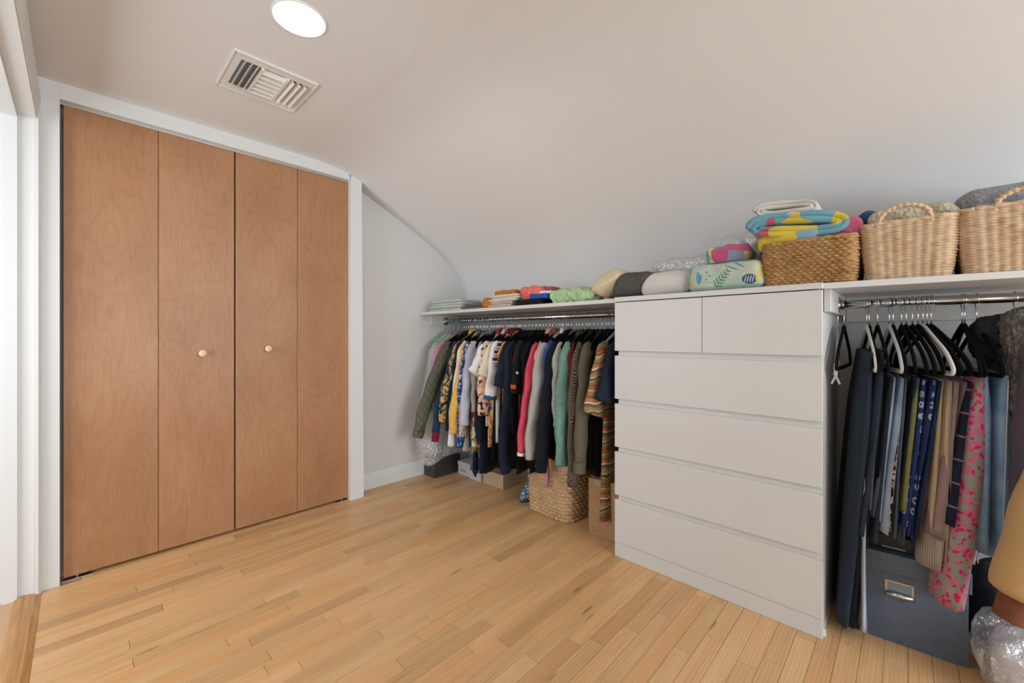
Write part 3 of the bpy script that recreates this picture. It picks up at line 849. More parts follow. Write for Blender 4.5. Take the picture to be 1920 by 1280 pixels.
# ------------------------------------------------------------------ clothes on the crowded rod
GL = 'clothes packed on the rod beside the dresser'
HL = 'black velvet shirt hangers on the crowded rod'
def ge(name, label, cat, y, m, bot, **kw):
    r_ = random.Random(int(y * 1000)); kw.setdefault('rot', r_.uniform(-.07, .07)); kw.setdefault('lean', r_.uniform(-.012, .012))
    kw.setdefault('w', 0.165); kw.setdefault('th', 0.010); kw.setdefault('fold', 0.006)
    return garment(name, label, cat, y, m, bot, group=GL, **kw)
S = lambda dx, ez, hw=0.040, ht=0.020: (dx, ez, hw, ht)
ge('coat', 'grey coat inside clear film at the wall end of the shirt rod', 'coat', 2.56, C['light_grey'], 0.42, sleeve=S(.06, .5, .045, .022), rot=.02)
ge('blouse', 'pale pink blouse inside clear film next to the wall', 'blouse', 2.50, C['pink'], 0.40, sleeve=S(.08, .55, .042, .02))
ge('jacket', 'olive quilted jacket with long sleeve beside the clear garment bag', 'jacket', 2.405, C['quilt'], 0.42, sleeve=S(.235, .385, .050, .030), cuff=(C['quilt'], .035), w=.17)
ge('sweater', 'blue sweater with burgundy cuff next to the quilted jacket', 'sweater', 2.345, C['teal_navy'], 0.36, sleeve=S(.155, .385, .032, .022), cuff=(C['burgundy'], .06))
ge('shirt', 'tan and black floral shirt next to the blue burgundy-cuffed sweater', 'shirt', 2.30, C['fl_tan'], 0.43, sleeve=S(.135, .465, .038, .022), collar=C['yellow'])
ge('cardigan', 'dark navy cardigan between tan floral shirt and white shirt', 'cardigan', 2.268, C['navy'], 0.30, sleeve=S(.10, .40, .034, .018))
ge('shirt', 'plain white shirt hanging against the yellow sweater', 'shirt', 2.242, C['white'], 0.25, sleeve=S(.105, .30, .034, .019))
ge('sweater', 'mustard yellow sweater between white shirt and speckled knit', 'sweater', 2.212, C['yellow'], 0.36, sleeve=S(.115, .392, .036, .021))
ge('blouse', 'blue and white floral blouse with hem showing under the yellow sweater', 'blouse', 2.195, C['blue_fl'], 0.28, sleeve=S(.08, .30, .036, .016))
ge('sweater', 'brown speckled knit sweater beside the mustard yellow sweater', 'sweater', 2.172, C['fl_speck'], 0.34, sleeve=S(.075, .375, .032, .02))
ge('sweater', 'pale lavender grey sweater with long sleeve beside speckled knit', 'sweater', 2.132, C['lavender_grey'], 0.40, sleeve=S(.085, .455, .040, .024))
ge('dress', 'cream garden-print dress with red motif behind the lavender sweater', 'dress', 2.098, C['fl_cream'], 0.28, wb=.20)
ge('shirt', 'light grey shirt hanging next to the cream garden-print dress', 'shirt', 2.078, C['light_grey'], 0.35, sleeve=S(.05, .55, .034, .018))
ge('dress', 'long navy dress with grey panel under the white tee', 'dress', 2.052, C['navy'], 0.15, wb=.205, sleeve=S(.03, .36, .034, .02))
ge('t_shirt', 'white tee with magenta and blue shoulder, short sleeve', 't-shirt', 2.016, C['white'], 0.46, sleeve=S(.095, .80, .062, .022), collar=C['magenta'])
ge('blouse', 'peach and navy floral blouse with elbow sleeve', 'blouse', 1.984, C['fl_peach'], 0.33, sleeve=S(.045, .535, .052, .03))
ge('shirt', 'cream short-sleeved shirt above the peach floral blouse', 'shirt', 1.962, C['cream'], 0.45, sleeve=S(.075, .79, .050, .02), collar=C['cream'])
ge('dress', 'orange green and blue print dress showing below the floral blouse', 'dress', 1.944, C['multi'], 0.33, wb=.19)
ge('polo_shirt', 'white polo with burgundy shoulder and blue sleeve hem', 'polo shirt', 1.915, C['white'], 0.35, sleeve=S(.05, .665, .046, .024), cuff=(C['mid_blue'], .022), collar=C['burgundy'])
ge('t_shirt', 'burgundy and white striped tee beside the white polo', 't-shirt', 1.885, C['stripe_rw'], 0.34, sleeve=S(.02, .86, .042, .018), collar=C['burgundy'])
ge('t_shirt', 'yellow tee squeezed between striped and navy tees', 't-shirt', 1.860, C['yellow'], 0.40, sleeve=S(.015, .88, .034, .014))
ge('t_shirt', 'navy tee with loose short sleeve beside the yellow tee', 't-shirt', 1.822, C['navy'], 0.30, sleeve=S(.07, .735, .050, .024))
ge('robe', 'long dark navy robe reaching almost to the tan shoebox', 'robe', 1.775, C['navy'], 0.24, wb=.20, sleeve=S(.055, .215, .044, .026))
ge('shirt', 'black shirt between the long navy robe and maroon top', 'shirt', 1.748, C['black'], 0.30, sleeve=S(.0, .45, .036, .016))
ge('blouse', 'maroon blouse with short sleeve among the black tops', 'blouse', 1.722, C['maroon'], 0.48, sleeve=S(.02, .765, .040, .016))
gt = ge('t_shirt', 'black tee with small red and white emblem on the sleeve', 't-shirt', 1.69, C['soft_black'], 0.33, sleeve=S(.035, .70, .046, .02))
EMB_R = plain('cloth_emblem_red', '#c4483f'); EMB_W = plain('cloth_emblem_white', '#c9c4c4')
add('emblem', mesh_of('emblem', *rbox_data(.012, .044, .026, .006, 6)), EMB_R, gt, (-.238, -.012, -.432))
add('emblem', mesh_of('emblem', *rbox_data(.012, .018, .016, .006, 6)), EMB_W, gt, (-.215, -.022, -.345))
for yy, zb, lab in ((1.655, .26, 'plain black shirt next to the emblem tee'), (1.632, .30, 'plain black shirt next to the coral cardigan')):
    ge('shirt', lab, 'shirt', yy, C['black'], zb, sleeve=S(-.01, .5, .034, .015))
ge('cardigan', 'coral pink cardigan with pale edge next to the grey sweatshirt', 'cardigan', 1.582, C['coral'], 0.375, sleeve=S(.115, .385, .034, .019), cuff=(C['offwhite'], .018), hem=(C['offwhite'], .02), collar=C['peach'])
ge('cardigan', 'peach and brown thin cardigan behind the coral one', 'cardigan', 1.553, C['peach'], 0.45, sleeve=S(.03, .62, .030, .014))
ge('sweatshirt', 'heather grey sweatshirt with long sleeve beside coral cardigan', 'sweatshirt', 1.518, C['grey'], 0.40, sleeve=S(.10, .355, .044, .025))
ge('shirt', 'bright royal blue shirt between grey and navy sweatshirts', 'shirt', 1.478, C['royal'], 0.42, sleeve=S(.03, .70, .036, .018), collar=C['white'])
ge('sweatshirt', 'navy sweatshirt with ribbed cuff beside the royal blue shirt', 'sweatshirt', 1.443, C['dark_navy'], 0.36, sleeve=S(.095, .345, .046, .027), cuff=(C['dark_navy'], .045))
ge('sweater', 'oatmeal grey sweater right beside the sea green one', 'sweater', 1.408, C['grey'], 0.46, sleeve=S(.025, .55, .036, .02))
gs = ge('sweater', 'sea green sweater with long straight sleeve', 'sweater', 1.365, C['sea_green'], 0.40, sleeve=S(.06, .355, .046, .03))
ge('blouse', 'dark red and black blouse between sea green sweater and herringbone coat', 'blouse', 1.325, C['dark_red'], 0.42, sleeve=S(.0, .62, .030, .014))
ge('coat', 'brown herringbone coat with narrow long sleeve', 'coat', 1.288, C['tweed'], 0.36, sleeve=S(.05, .255, .033, .024))
ge('jacket', 'olive brown jacket with wide cuff beside herringbone coat', 'jacket', 1.235, C['olive_brown'], 0.38, sleeve=S(.075, .40, .044, .030), cuff=(C['olive_brown'], .055))
ge('camisole', 'black strappy top between olive brown jacket and striped cardigan', 'camisole', 1.192, C['black'], 0.32, w=.15)
ge('camisole', 'black satin top next to the striped cardigan', 'camisole', 1.165, C['soft_black'], 0.70, w=.17)
ge('cardigan', 'long orange and green serape-striped cardigan with wide sleeve', 'cardigan', 1.112, C['serape'], 0.10, w=.165, wb=.205, th=.016, sleeve=S(.105, .66, .080, .022), fold=.012)
ge('t_shirt', 'navy tee hanging against the dresser side', 't-shirt', 1.055, C['navy'], 0.42, sleeve=S(.085, .725, .060, .022), th=.009)
for yy, zb, lab in ((2.035, .25, 'long black skirt behind the navy dress, added as dark fill'), (1.93, .24, 'long black dress behind the orange print dress, added as dark fill'), (1.87, .22, 'long black dress behind the yellow tee, added as dark fill'),
                    (1.802, .21, 'long black dress behind the navy robe, added as dark fill'), (1.71, .22, 'long black dress behind the emblem tee, added as dark fill'), (1.605, .24, 'long black dress behind the coral cardigan, added as dark fill'),
                    (1.465, .36, 'black skirt behind the navy sweatshirt, added as dark fill'), (1.205, .33, 'black dress behind the olive brown jacket, added as dark fill')):
    ge('dress', lab, 'dress', yy, C['black'], zb, w=.15, wb=.19, th=.009)  # black garments added to stand in for the darkness deep in the bay
rg = random.Random(5)
hl = sorted((o.location.y, o['label']) for o in list(COL.objects) if o.get('group') == GL)
hy = [a for a, b in hl]
extra = [1.045 + i * 0.0243 for i in range(66)]
extra = [e for e in extra if min(abs(e - q) for q in hy) > 0.011]
for q, lab in hl:
    if q > 2.45 or 2.29 < q < 2.31: continue
    hanger(q, rg.uniform(-.06, .06), *holder(lab, 'black velvet hanger with chrome hook on the crowded shirt rod', HL))
for q in (2.50, 2.56, 2.61, 2.635):
    hanger(q, rg.uniform(-.1, .1), 'mint plastic hanger at the wall end of the shirt rod', 'mint plastic hangers', m=MINTPL, hook_m=MINTPL)
hanger(2.30, .05, 'pale wooden hanger holding the tan and black floral shirt', None, m=WOODH)
for q in extra:
    if 2.45 > q:
        hanger(q, rg.uniform(-.06, .06), 'black velvet hanger with chrome hook on the crowded shirt rod', HL)
hanger(1.505, .04, 'white padded hanger above the royal blue shirt', None, m=WHITEPL)
hanger(1.135, .04, 'white plastic hanger above the striped cardigan', None, m=WHITEPL)

# clear garment bag over the coat at the wall end
def film_bag():
    rings = []
    nz = 26; n = 36
    wv = waves(3, 7, 2, 9)
    for j in range(nz + 1):
        v = j / nz
        z = 1.085 - v * (1.085 - 0.155)
        xf = 1.96 - 0.15 * min(1, v / 0.14) - 0.17 * v ** 1.2      # front edge swings out into the room
        if v > 0.85: xf += 0.05 * (v - 0.85) / 0.15
        xr = 2.08 + 0.12 * min(1, v / 0.14)
        cy = 2.54 - 0.02 * v
        hy_ = 0.045 + 0.055 * min(1, v * 2)
        r = []
        for k in range(n):
            a = 2 * PI * k / n
            xx = (xf + xr) / 2 + (xr - xf) / 2 * math.copysign(abs(math.cos(a)) ** 0.7, math.cos(a))
            yy = cy + hy_ * math.copysign(abs(math.sin(a)) ** 0.7, math.sin(a))
            d = 0.013 * float(wv(xx, yy, z * 0.6)) + 0.006 * math.sin(9 * a + 3 * v)
            r.append((xx + d * math.cos(a), min(2.672, yy + d * math.sin(a)), z + (0.03 * math.sin(3 * a) if j == nz else 0)))
        rings.append(r)
    return loft(rings, True, False)
tag(add('garment_bag', mesh_of('garment_bag', *film_bag()), FILM), 'clear plastic garment bag hanging against the grey wall', 'garment bag')

# ------------------------------------------------------------------ trousers and skirts on the rod beside the dresser
GR = 'trousers and skirts on the rod beside the dresser'
HR = 'black velvet trouser hangers'
def drape(name, label, cat, y, m, bot, top=0.915, w=0.16, wb=None, th=0.012, lean=0.04, rot=0.18, fold=0.009, legs=2, gap=0.013, parts=('leg', 'leg'), hgr=True, hz=None, hm=None, band=None, hook_m=None):
    g = thing(name, label, cat, (RX, y, RZ), rot, GR)
    SEED[0] += 3
    for i in range(legs):
        off = (i - (legs - 1) / 2) * gap * 2
        sh = random.Random(SEED[0] + i).uniform(-0.03, 0.02)
        me = mesh_of(parts[i], *body_data(w, wb or w, top - RZ, 0.012, bot - RZ + 0.02 * i, th, SEED[0] + i, fold, 0.2, 0.008, lean, sh))
        add(parts[i], me, m, g, (0, off, 0))
    if band:
        add('waistband', mesh_of('waistband', *body_data(w * 1.0, w, top - RZ + 0.006, 0.012, top - RZ - 0.03, th + gap, SEED[0], 0.003, 0.2, 0.002)), band, g)
    if hgr:
        lb, gp = holder(label, 'black velvet hanger with chrome hook on the trouser rod', HR)
        hanger(y, rot, lb if hm is None else hm[1], gp if hm is None else None, FR_PANT, None if hm is None else hm[0], hook_m)
    return g
drape('trousers', 'long navy trousers hanging beside the white dresser', 'trousers', .105, C['deep_slate'], .03, top=1.00, w=.175, th=.022, lean=.066, gap=.016, rot=.16)
drape('trousers', 'grey lavender trousers on a white hanger beside the long navy pair', 'trousers', .112, C['taupe'], .46, lean=.030, th=.008, gap=.008, hm=(WHITEPL, 'white plastic hanger with lavender trousers beside the long navy pair'))
tag(add('scarf', mesh_of('scarf', *body_data(.030, .050, -0.55, 0.01, -1.13, .006, 77, .005, .2, .01, .0)), C['lt_stripe'], None, (1.885, .118, RZ), (0, 0, .3)), 'pale blue striped scarf hanging to the floor beside the slate box', 'scarf', GR)
drape('trousers', 'plain slate trousers between lavender pair and pale jeans', 'trousers', .082, C['slate'], .34, lean=.045, th=.012)
drape('jeans', 'pale blue jeans with ruffled edge on a clear hanger', 'jeans', .050, C['pale_denim'], .40, lean=.045, th=.010, gap=.010, hm=(CLEAR, 'clear plastic hanger holding the pale blue jeans'))
drape('skirt', 'black and tan scroll-print skirt beside pale jeans', 'skirt', .040, C['blk_tan'], .40, top=.84, lean=.030, th=.008, gap=.008, legs=1, parts=('skirt_panel',))
drape('trousers', 'ribbed slate trousers beside the sage trousers', 'trousers', .018, C['rib_slate'], .36, lean=.045, th=.012)
drape('trousers', 'sage green trousers beside the ring-dotted skirt', 'trousers', .006, C['sage'], .46, lean=.040, th=.009, gap=.008, rot=0.25)
drape('skirt', 'navy skirt printed with small pale rings', 'skirt', -.010, C['dots'], .40, lean=.055, th=.012, legs=2, gap=.012, parts=('skirt_panel', 'skirt_panel'), rot=0.26)
drape('jeans', 'dark indigo jeans between dotted skirt and cream corduroys', 'jeans', -.024, C['indigo'], .37, lean=.045, th=.008, gap=.008, rot=0.28)
drape('trousers', 'cream corduroy trousers on a thick white hanger', 'trousers', -.036, C['cord'], .41, lean=.03, th=.009, gap=.010, hm=(WHITEPL, 'thick white hanger holding the cream corduroy trousers'), rot=0.33)
drape('trousers', 'beige corduroy trousers hanging lower than the cream pair', 'trousers', -.046, C['cord2'], .29, lean=.035, th=.009, gap=.008, rot=0.36)
drape('trousers', 'mauve trousers beside the navy plaid pair', 'trousers', -.056, C['mauve'], .40, lean=.04, th=.010, gap=.010, rot=0.42)
drape('trousers', 'navy plaid trousers beside the pink floral dress', 'trousers', -.134, C['plaid'], .44, lean=.04, th=.012, rot=0.1)
drape('dress', 'long sage dress printed with bright pink flowers', 'dress', -.128, C['pink_fl'], .215, top=.93, w=.165, wb=.19, lean=.060, th=.036, gap=.010, fold=.012, legs=1, parts=('skirt_panel',))
jn = drape('jeans', 'mid blue jeans with frayed hem beside the pink floral dress', 'jeans', -.160, C['denim'], .375, top=.94, lean=.012, th=.022, gap=.022)
fr = []
rg = random.Random(3)
for i in range(46):
    u = -0.16 + 0.32 * i / 45; yy = rg.choice((-.022, .03)) + rg.uniform(-.012, .012)
    L = rg.uniform(.012, .03)
    fr.append(tube([(u, yy, -.782), (u + rg.uniform(-.006, .006), yy + rg.uniform(-.006, .006), -.79 - L)], .0011, 4))
f_ = add('frayed_hem', mesh_of('frayed_hem', *join_data(fr)), C['white'], jn); f_['kind'] = 'stuff'
sl = [(-.164, -.020 + .012 * v, -.25 - .52 * v) for v in np.linspace(0, 1, 9)]
add('side_seam', mesh_of('side_seam', *tube(sl, .0016, 6)), C['stitch'], jn)
ct = garment('coat', 'grey mauve coat with shaggy fur collar beside the jeans', 'coat', -.240, C['wine_grey'], .42, w=.17, th=.030, drop=.12, top=-.075, sleeve=(.02, .50, .052, .040), rot=.15, lean=.03, group=GR)
def shag(sx, sy, sz, r, seed, amp): return rbox_data(sx, sy, sz, r, 26, rumple(seed, amp, 40, True))
add('fur_collar', mesh_of('fur_collar', *shag(.20, .085, .33, .04, 4, .010)), C['fur'], ct, (-.085, .005, -.375), (0, .18, 0))
add('fur_hood', mesh_of('fur_hood', *shag(.16, .10, .14, .045, 9, .010)), C['dark_fur'], ct, (.01, .035, -.20))
add('fur_cuff', mesh_of('fur_cuff', *shag(.10, .09, .12, .035, 13, .008)), C['fur'], ct, (-.185, -.01, -.47))
hanger(-.240, .15, 'black velvet hanger inside the fur-collared coat', None, FR_PANT)
bj = garment('jacket', 'tan satin bomber jacket with brown ribbed cuff', 'jacket', -.370, C['tan_nylon'], .42, w=.165, th=.030, rot=-.20, lean=.12, drop=.12, sleeve=(.115, .345, .082, .066), cuff=(C['brown_rib'], .075, .58), group=GR)
hanger(-.370, -.20, 'black velvet hanger inside the tan bomber jacket', None)
# empty clip hanger and flat hanger beside the dresser
ch = thing('clip_hanger', 'empty clear plastic clip hanger against the dresser side', 'hanger', (2.00, .196, RZ), .06)
add('hook', HOOK_ME, None, ch, (.035, 0, 0))
add('frame', mesh_of('frame', *join_data([tube([(.035, 0, -.07), (.03, 0, -.12), (-.10, 0, -.20), (-.135, 0, -.21)], .0035, 8), tube([(.035, 0, -.07), (.06, 0, -.13), (.16, 0, -.20)], .0035, 8), tube([(-.135, 0, -.21), (.16, 0, -.21)], .003, 8)])), CLEAR, ch)
for xx in (-.13, .15):
    cl = add('clip', mesh_of('clip', *join_data([rbox_data(.03, .012, .05, .004, 4)])), CLEAR, ch, (xx, 0, -.265))
    for s_ in (-1, 1):
        add('clip_jaw', mesh_of('clip_jaw', *tube([(0, 0, 0), (0, s_ * .012, -.03)], .004, 6)), CLEAR, cl, (0, 0, .004))
    add('spring', mesh_of('spring', *tube([(.012 * math.cos(a), .009 * math.sin(a), .012) for a in np.linspace(0, 6.2, 14)], .0018, 6)), CHROME, cl)
hanger(.178, -.02, 'empty flat black hanger next to the clear clip hanger', None, FR_PANT)

# ------------------------------------------------------------------ woven baskets
def rrect(hx, hy, r, n):
    """n points evenly along a rounded rectangle, with outward normals"""
    segs = []
    L = [2 * (hy - r), PI / 2 * r, 2 * (hx - r), PI / 2 * r, 2 * (hy - r), PI / 2 * r, 2 * (hx - r), PI / 2 * r]
    tot = sum(L); out = []
    for i in range(n):
        d = tot * i / n; k = 0
        while d > L[k] and k < 7: d -= L[k]; k += 1
        if k == 0: p = (-hx, hy - r - d); q = (-1, 0)
        elif k == 1: a = PI + d / r; q = (math.cos(a), math.sin(a)); p = (-hx + r + r * q[0], -hy + r + r * q[1])
        elif k == 2: p = (-hx + r + d, -hy); q = (0, -1)
        elif k == 3: a = 1.5 * PI + d / r; q = (math.cos(a), math.sin(a)); p = (hx - r + r * q[0], -hy + r + r * q[1])
        elif k == 4: p = (hx, -hy + r + d); q = (1, 0)
        elif k == 5: a = d / r; q = (math.cos(a), math.sin(a)); p = (hx - r + r * q[0], hy - r + r * q[1])
        elif k == 6: p = (hx - r - d, hy); q = (0, 1)
        else: a = PI / 2 + d / r; q = (math.cos(a), math.sin(a)); p = (-hx + r + r * q[0], hy - r + r * q[1])
        out.append((p, q))
    return out
def weave_data(hx, hy, H, flare, r, rows, cols, amp, style, seed, sag=0.0):
    """walls of twisted strands: every strand row bulges, every stitch along it bulges too"""
    ns, nr = 6, 5
    n = cols * ns; rings = []
    rgn = np.random.RandomState(seed)
    jit = rgn.uniform(0.75, 1.25, (rows + 1, cols + 1)); rowj = rgn.uniform(-0.15, 0.15, rows + 1)
    base = rrect(hx, hy, r, n)
    for j in range(rows * nr + 1):
        row = min(j // nr, rows - 1); fv = (j - row * nr) / nr
        v = j / (rows * nr)
        k = flare * v
        ring = []
        for i, (p, q) in enumerate(base):
            c = i / ns
            if style == 'plain': ph = c + 0.5 * (row % 2) + 0.22 * fv
            else: ph = c + 0.35 * fv
            st = abs(math.sin(PI * ph)) ** 0.6
            st = 0.12 + 0.88 * st
            h = amp * math.sqrt(max(0.0, 1 - (2 * fv - 1) ** 2)) * st * jit[row][int(ph) % cols]
            bul = 0.004 * math.sin(PI * v)
            s = 1 + k
            zz = v * H - sag * v * math.sin(PI * (i / n * 4 % 1)) 
            ring.append((p[0] * s + q[0] * (h + bul), p[1] * s + q[1] * (h + bul), zz))
        rings.append(ring)
    # inside wall and bottom
    for v in (1.0, 0.5, 0.03):
        rings.append([(p[0] * (1 + flare * v) - q[0] * 0.006, p[1] * (1 + flare * v) - q[1] * 0.006, v * H) for p, q in base])
    return loft(rings, False, True)
def straw(name, cols, sc=60, dark=None):
    def p(k):
        co = k.obj()
        f = k.math('ADD', k.math('MULTIPLY', k.noise(k.map(co, (1, 1, 3.0)), sc, 3), 0.7), k.math('MULTIPLY', k.noise(co, 9, 2), 0.3))
        n = len(cols)
        return k.ramp(f, [(0.3 + 0.4 * i / (n - 1), c) for i, c in enumerate(cols)])
    return mat(name, rough=0.75, pat=p, bump=lambda k: k.bump(k.noise(k.map(k.obj(), (1, 1, 6)), 220, 2), 0.4, 0.0015), spec=0.25)
STRAW_BROWN = straw('seagrass_brown', ['#6f4a26', '#9a7446', '#b08c5c', '#c3a676'])
STRAW_PALE = straw('straw_pale', ['#b39372', '#c8ab8a', '#d3b99b', '#dcc8ad'], 40)
STRAW_HY = straw('hyacinth_tan', ['#7a6048', '#b0906a', '#c6a881', '#d4be9c'], 90)
def basket(name, label, loc, hx, hy, H, flare, r, rows, cols, amp, m, style='plain', seed=1, handles=None, rotz=0, rim=0.006):
    b = thing(name, label, 'basket', loc, rotz)
    add('weave', mesh_of('weave', *weave_data(hx, hy, H, flare, r, rows, cols, amp, style, seed)), m, b)
    rp = [(p[0] * (1 + flare) , p[1] * (1 + flare), H) for p, q in rrect(hx, hy, r, 160)]
    rp.append(rp[0])
    D = tube(rp, [rim * (1 + 0.25 * math.sin(i * 1.1)) for i in range(len(rp))], 8, 1.0, (0, 0, 1))
    add('rim', mesh_of('rim', *D), m, b)
    for (y0, y1, up, xx, bow) in handles or ():
        pts = smooth_path([(xx, y0, H - .012), (xx - .006, y0 + (y1 - y0) * .08, H + up * .55), (xx - .008 + bow, y0 + (y1 - y0) * .35, H + up), (xx - .008 + bow, y0 + (y1 - y0) * .68, H + up * 1.0), (xx - .006, y0 + (y1 - y0) * .92, H + up * .5), (xx, y1, H - .012)], 10)
        a = tube(pts, [.0068 * (1 + 0.22 * math.sin(i * 1.7)) for i in range(len(pts))], 8)
        add('handle', mesh_of('handle', *a), m, b)
    return b
TOP = 1.2305
RT = SZ1 + 0.0025
basket('storage_basket', 'brown seagrass basket filled with rolled towels on the dresser top', (1.935, .262, TOP), .145, .128, .155, .06, .025, 15, 54, .0085, STRAW_BROWN, 'plain', 3)
basket('storage_basket', 'pale straw basket with cream knit inside, next to brown basket', (1.960, .003, RT), .140, .096, .180, .16, .028, 22, 44, .0058, STRAW_PALE, 'rib', 5, [(-.055, .07, .045, -.160, .0)])
basket('storage_basket', 'pale straw basket with grey blanket inside', (1.970, -.232, RT), .145, .108, .186, .16, .028, 23, 48, .0058, STRAW_PALE, 'rib', 8, [(-.07, .055, .035, -.165, .0)])
basket('laundry_basket', 'large woven hyacinth basket on the floor under the sweaters', (2.035, 1.515, 0), .150, .155, .33, .03, .055, 16, 34, .013, STRAW_HY, 'plain', 11, None, -.06, .011)

# ------------------------------------------------------------------ floor boxes and boots under the shirts
CARD = mat('brown_cardboard', '#a5835f', 0.8, pat=lambda k: k.ramp(k.noise(k.map(k.obj(), (4, 4, 50)), 3, 3), [(0.3, '#9b7956'), (0.7, '#ac8a66')]), spec=0.2)
KRAFT = mat('kraft_board', '#b89e80', 0.8, spec=0.2)
DKBOX = mat('dark_plum_board', '#3a3436', 0.55)
WHBOX = mat('white_board', '#b9bcc0', 0.55)
INK = mat('black_ink', '#1b1b1b', 0.7)
def carton(name, label, cat, x0, x1, y0, y1, h, m, lid_m=None, lid_h=0.03, rotz=0, over=0.003, group=None):
    b = thing(name, label, cat, ((x0 + x1) / 2, (y0 + y1) / 2, 0), rotz, group)
    hx, hy = (x1 - x0) / 2, (y1 - y0) / 2
    add('box_body', box_mesh('box_body', -hx, hx, -hy, hy, 0, h - (0.002 if lid_m else 0), 0.002), m, b)
    if lid_m: add('lid', box_mesh('lid', -hx - over, hx + over, -hy - over, hy + over, h - lid_h, h, 0.002), lid_m, b)
    return b
carton('storage_box', 'dark plum box on the floor in the corner under the garment bag', 'box', 1.815, 2.06, 2.525, 2.655, .135, DKBOX)
wb_ = carton('shoebox', 'white shoebox with script lettering beside the dark plum box', 'shoebox', 2.005, 2.26, 2.345, 2.485, .098, WHBOX, WHBOX, .028)
wb2 = carton('shoebox', 'low white shoebox under the blue floral cloth', 'shoebox', 1.992, 2.24, 2.215, 2.332, .062, WHBOX, WHBOX, .022)
tb = carton('shoebox', 'tan kraft shoebox with round emblem under the navy robe', 'shoebox', 2.000, 2.265, 1.995, 2.195, .098, KRAFT, KRAFT, .042)
def ink(name, parent, strokes, loc, r=.0009):
    D = [tube([(0, -a, b) for a, b in smooth_pts(st)], r, 5) for st in strokes]
    add(name, mesh_of(name, *join_data(D)), INK, parent, loc)
def smooth_pts(st):
    return [(q.x, q.z) for q in smooth_path([(a, 0, b) for a, b in st], 4)]
ink('lettering', wb_, [[(0, 0), (.003, .014), (.006, .001), (.010, .007), (.013, 0)], [(.018, .006), (.016, 0), (.022, 0), (.022, .007), (.024, 0)], [(.030, 0), (.031, .014)], [(.036, 0), (.038, .007), (.041, .007), (.042, 0)], [(.050, .012), (.047, .005), (.052, 0), (.056, .006), (.052, .010)]], (-.1285, .035, .030))
ink('emblem', tb, [[(.010 * math.cos(a), .009 * math.sin(a)) for a in np.linspace(0, 6.28, 10)], [(-.004, -.003), (0, .004), (.004, -.003)]], (-.1365, .068, .076), .0011)
cb = thing('cardboard_box', 'tall brown cardboard box under the serape cardigan by the dresser', 'box', (2.03, 1.135, 0))
add('box_body', box_mesh('box_body', -.15, .15, -.098, .098, 0, .295, .002), CARD, cb)
add('flap', box_mesh('flap', -.15, .15, -.03, .03, -.0015, .0015), CARD, cb, (0, .055, .302), (.18, 0, 0))
add('packing_tape', box_mesh('packing_tape', -.1512, -.1498, -.022, .060, .262, .2952), mat('packing_tape', '#b9aa9a', 0.2, alpha=0.7), cb)
cloth_lump('cotton_cloth', 'blue and white floral cloth heaped on the low white shoebox', 'cloth', (2.04, 2.24, .060), (.11, .13, .20), C['blue_fl'], 4, .014, 16, .04)
BOOT = blotch('boot_blue_floral', '#5c86a8', ['#d6dde0', '#2e5878'], 55, .4, 12.0, 0.35)
def boot(label, x, y, rz):
    b = thing('rain_boot', label, 'boot', (x, y, 0), rz, 'blue floral rain boots')
    rings = []
    for z, rx, ry, cx in ((.012, .095, .036, -.035), (.03, .098, .037, -.035), (.055, .088, .036, -.025), (.08, .062, .036, -.004), (.11, .050, .038, .012), (.16, .048, .042, .014), (.22, .050, .045, .014), (.25, .052, .047, .014)):
        rings.append([(cx + rx * math.cos(a), ry * math.sin(a), z) for a in np.linspace(0, 2 * PI, 20, endpoint=False)])
    add('shaft', mesh_of('shaft', *loft(rings)), BOOT, b)
    add('sole', mesh_of('sole', *loft([[(-.035 + .099 * math.cos(a), .039 * math.sin(a), z) for a in np.linspace(0, 2 * PI, 20, endpoint=False)] for z in (0, .014)])), mat('boot_sole', '#3b3f55', 0.6), b)
    add('top_band', mesh_of('top_band', *loft([[(.014 + .0535 * math.cos(a), .0485 * math.sin(a), z) for a in np.linspace(0, 2 * PI, 20, endpoint=False)] for z in (.222, .252)])), mat('boot_purple', '#6c4a72', 0.5), b)
boot('blue floral rain boot between tan shoebox and hyacinth basket', 2.055, 1.775, .1)
boot('blue floral rain boot behind the hyacinth basket', 2.19, 1.79, .0)
# tie and cloth strips hanging low
tag(add('necktie', mesh_of('necktie', *loft([[(x_, y_, z_) for x_, y_ in ((-w_, 0), (0, -.006), (w_, 0), (0, .006))] for z_, w_ in ((.36, .022), (.20, .026), (.10, .030), (.055, .004))])), blotch('tie_dark_dot', '#20242c', ['#4a5260'], 90, .3, 14.0), None, (1.935, 2.205, 0)), 'dark patterned necktie hanging below the long navy dress', 'tie')
tag(add('belt_ribbon', mesh_of('belt_ribbon', *loft([[(x_, y_ + dy, z_) for x_, y_ in ((-w_, 0), (0, -.005), (w_, 0), (0, .005))] for z_, w_, dy in ((.46, .012, 0), (.33, .018, .004), (.25, .022, .0), (.19, .02, .004))])), C['pink'], None, (1.835, 1.475, 0)), 'pink ribbon dangling in front of the hyacinth basket', 'ribbon')

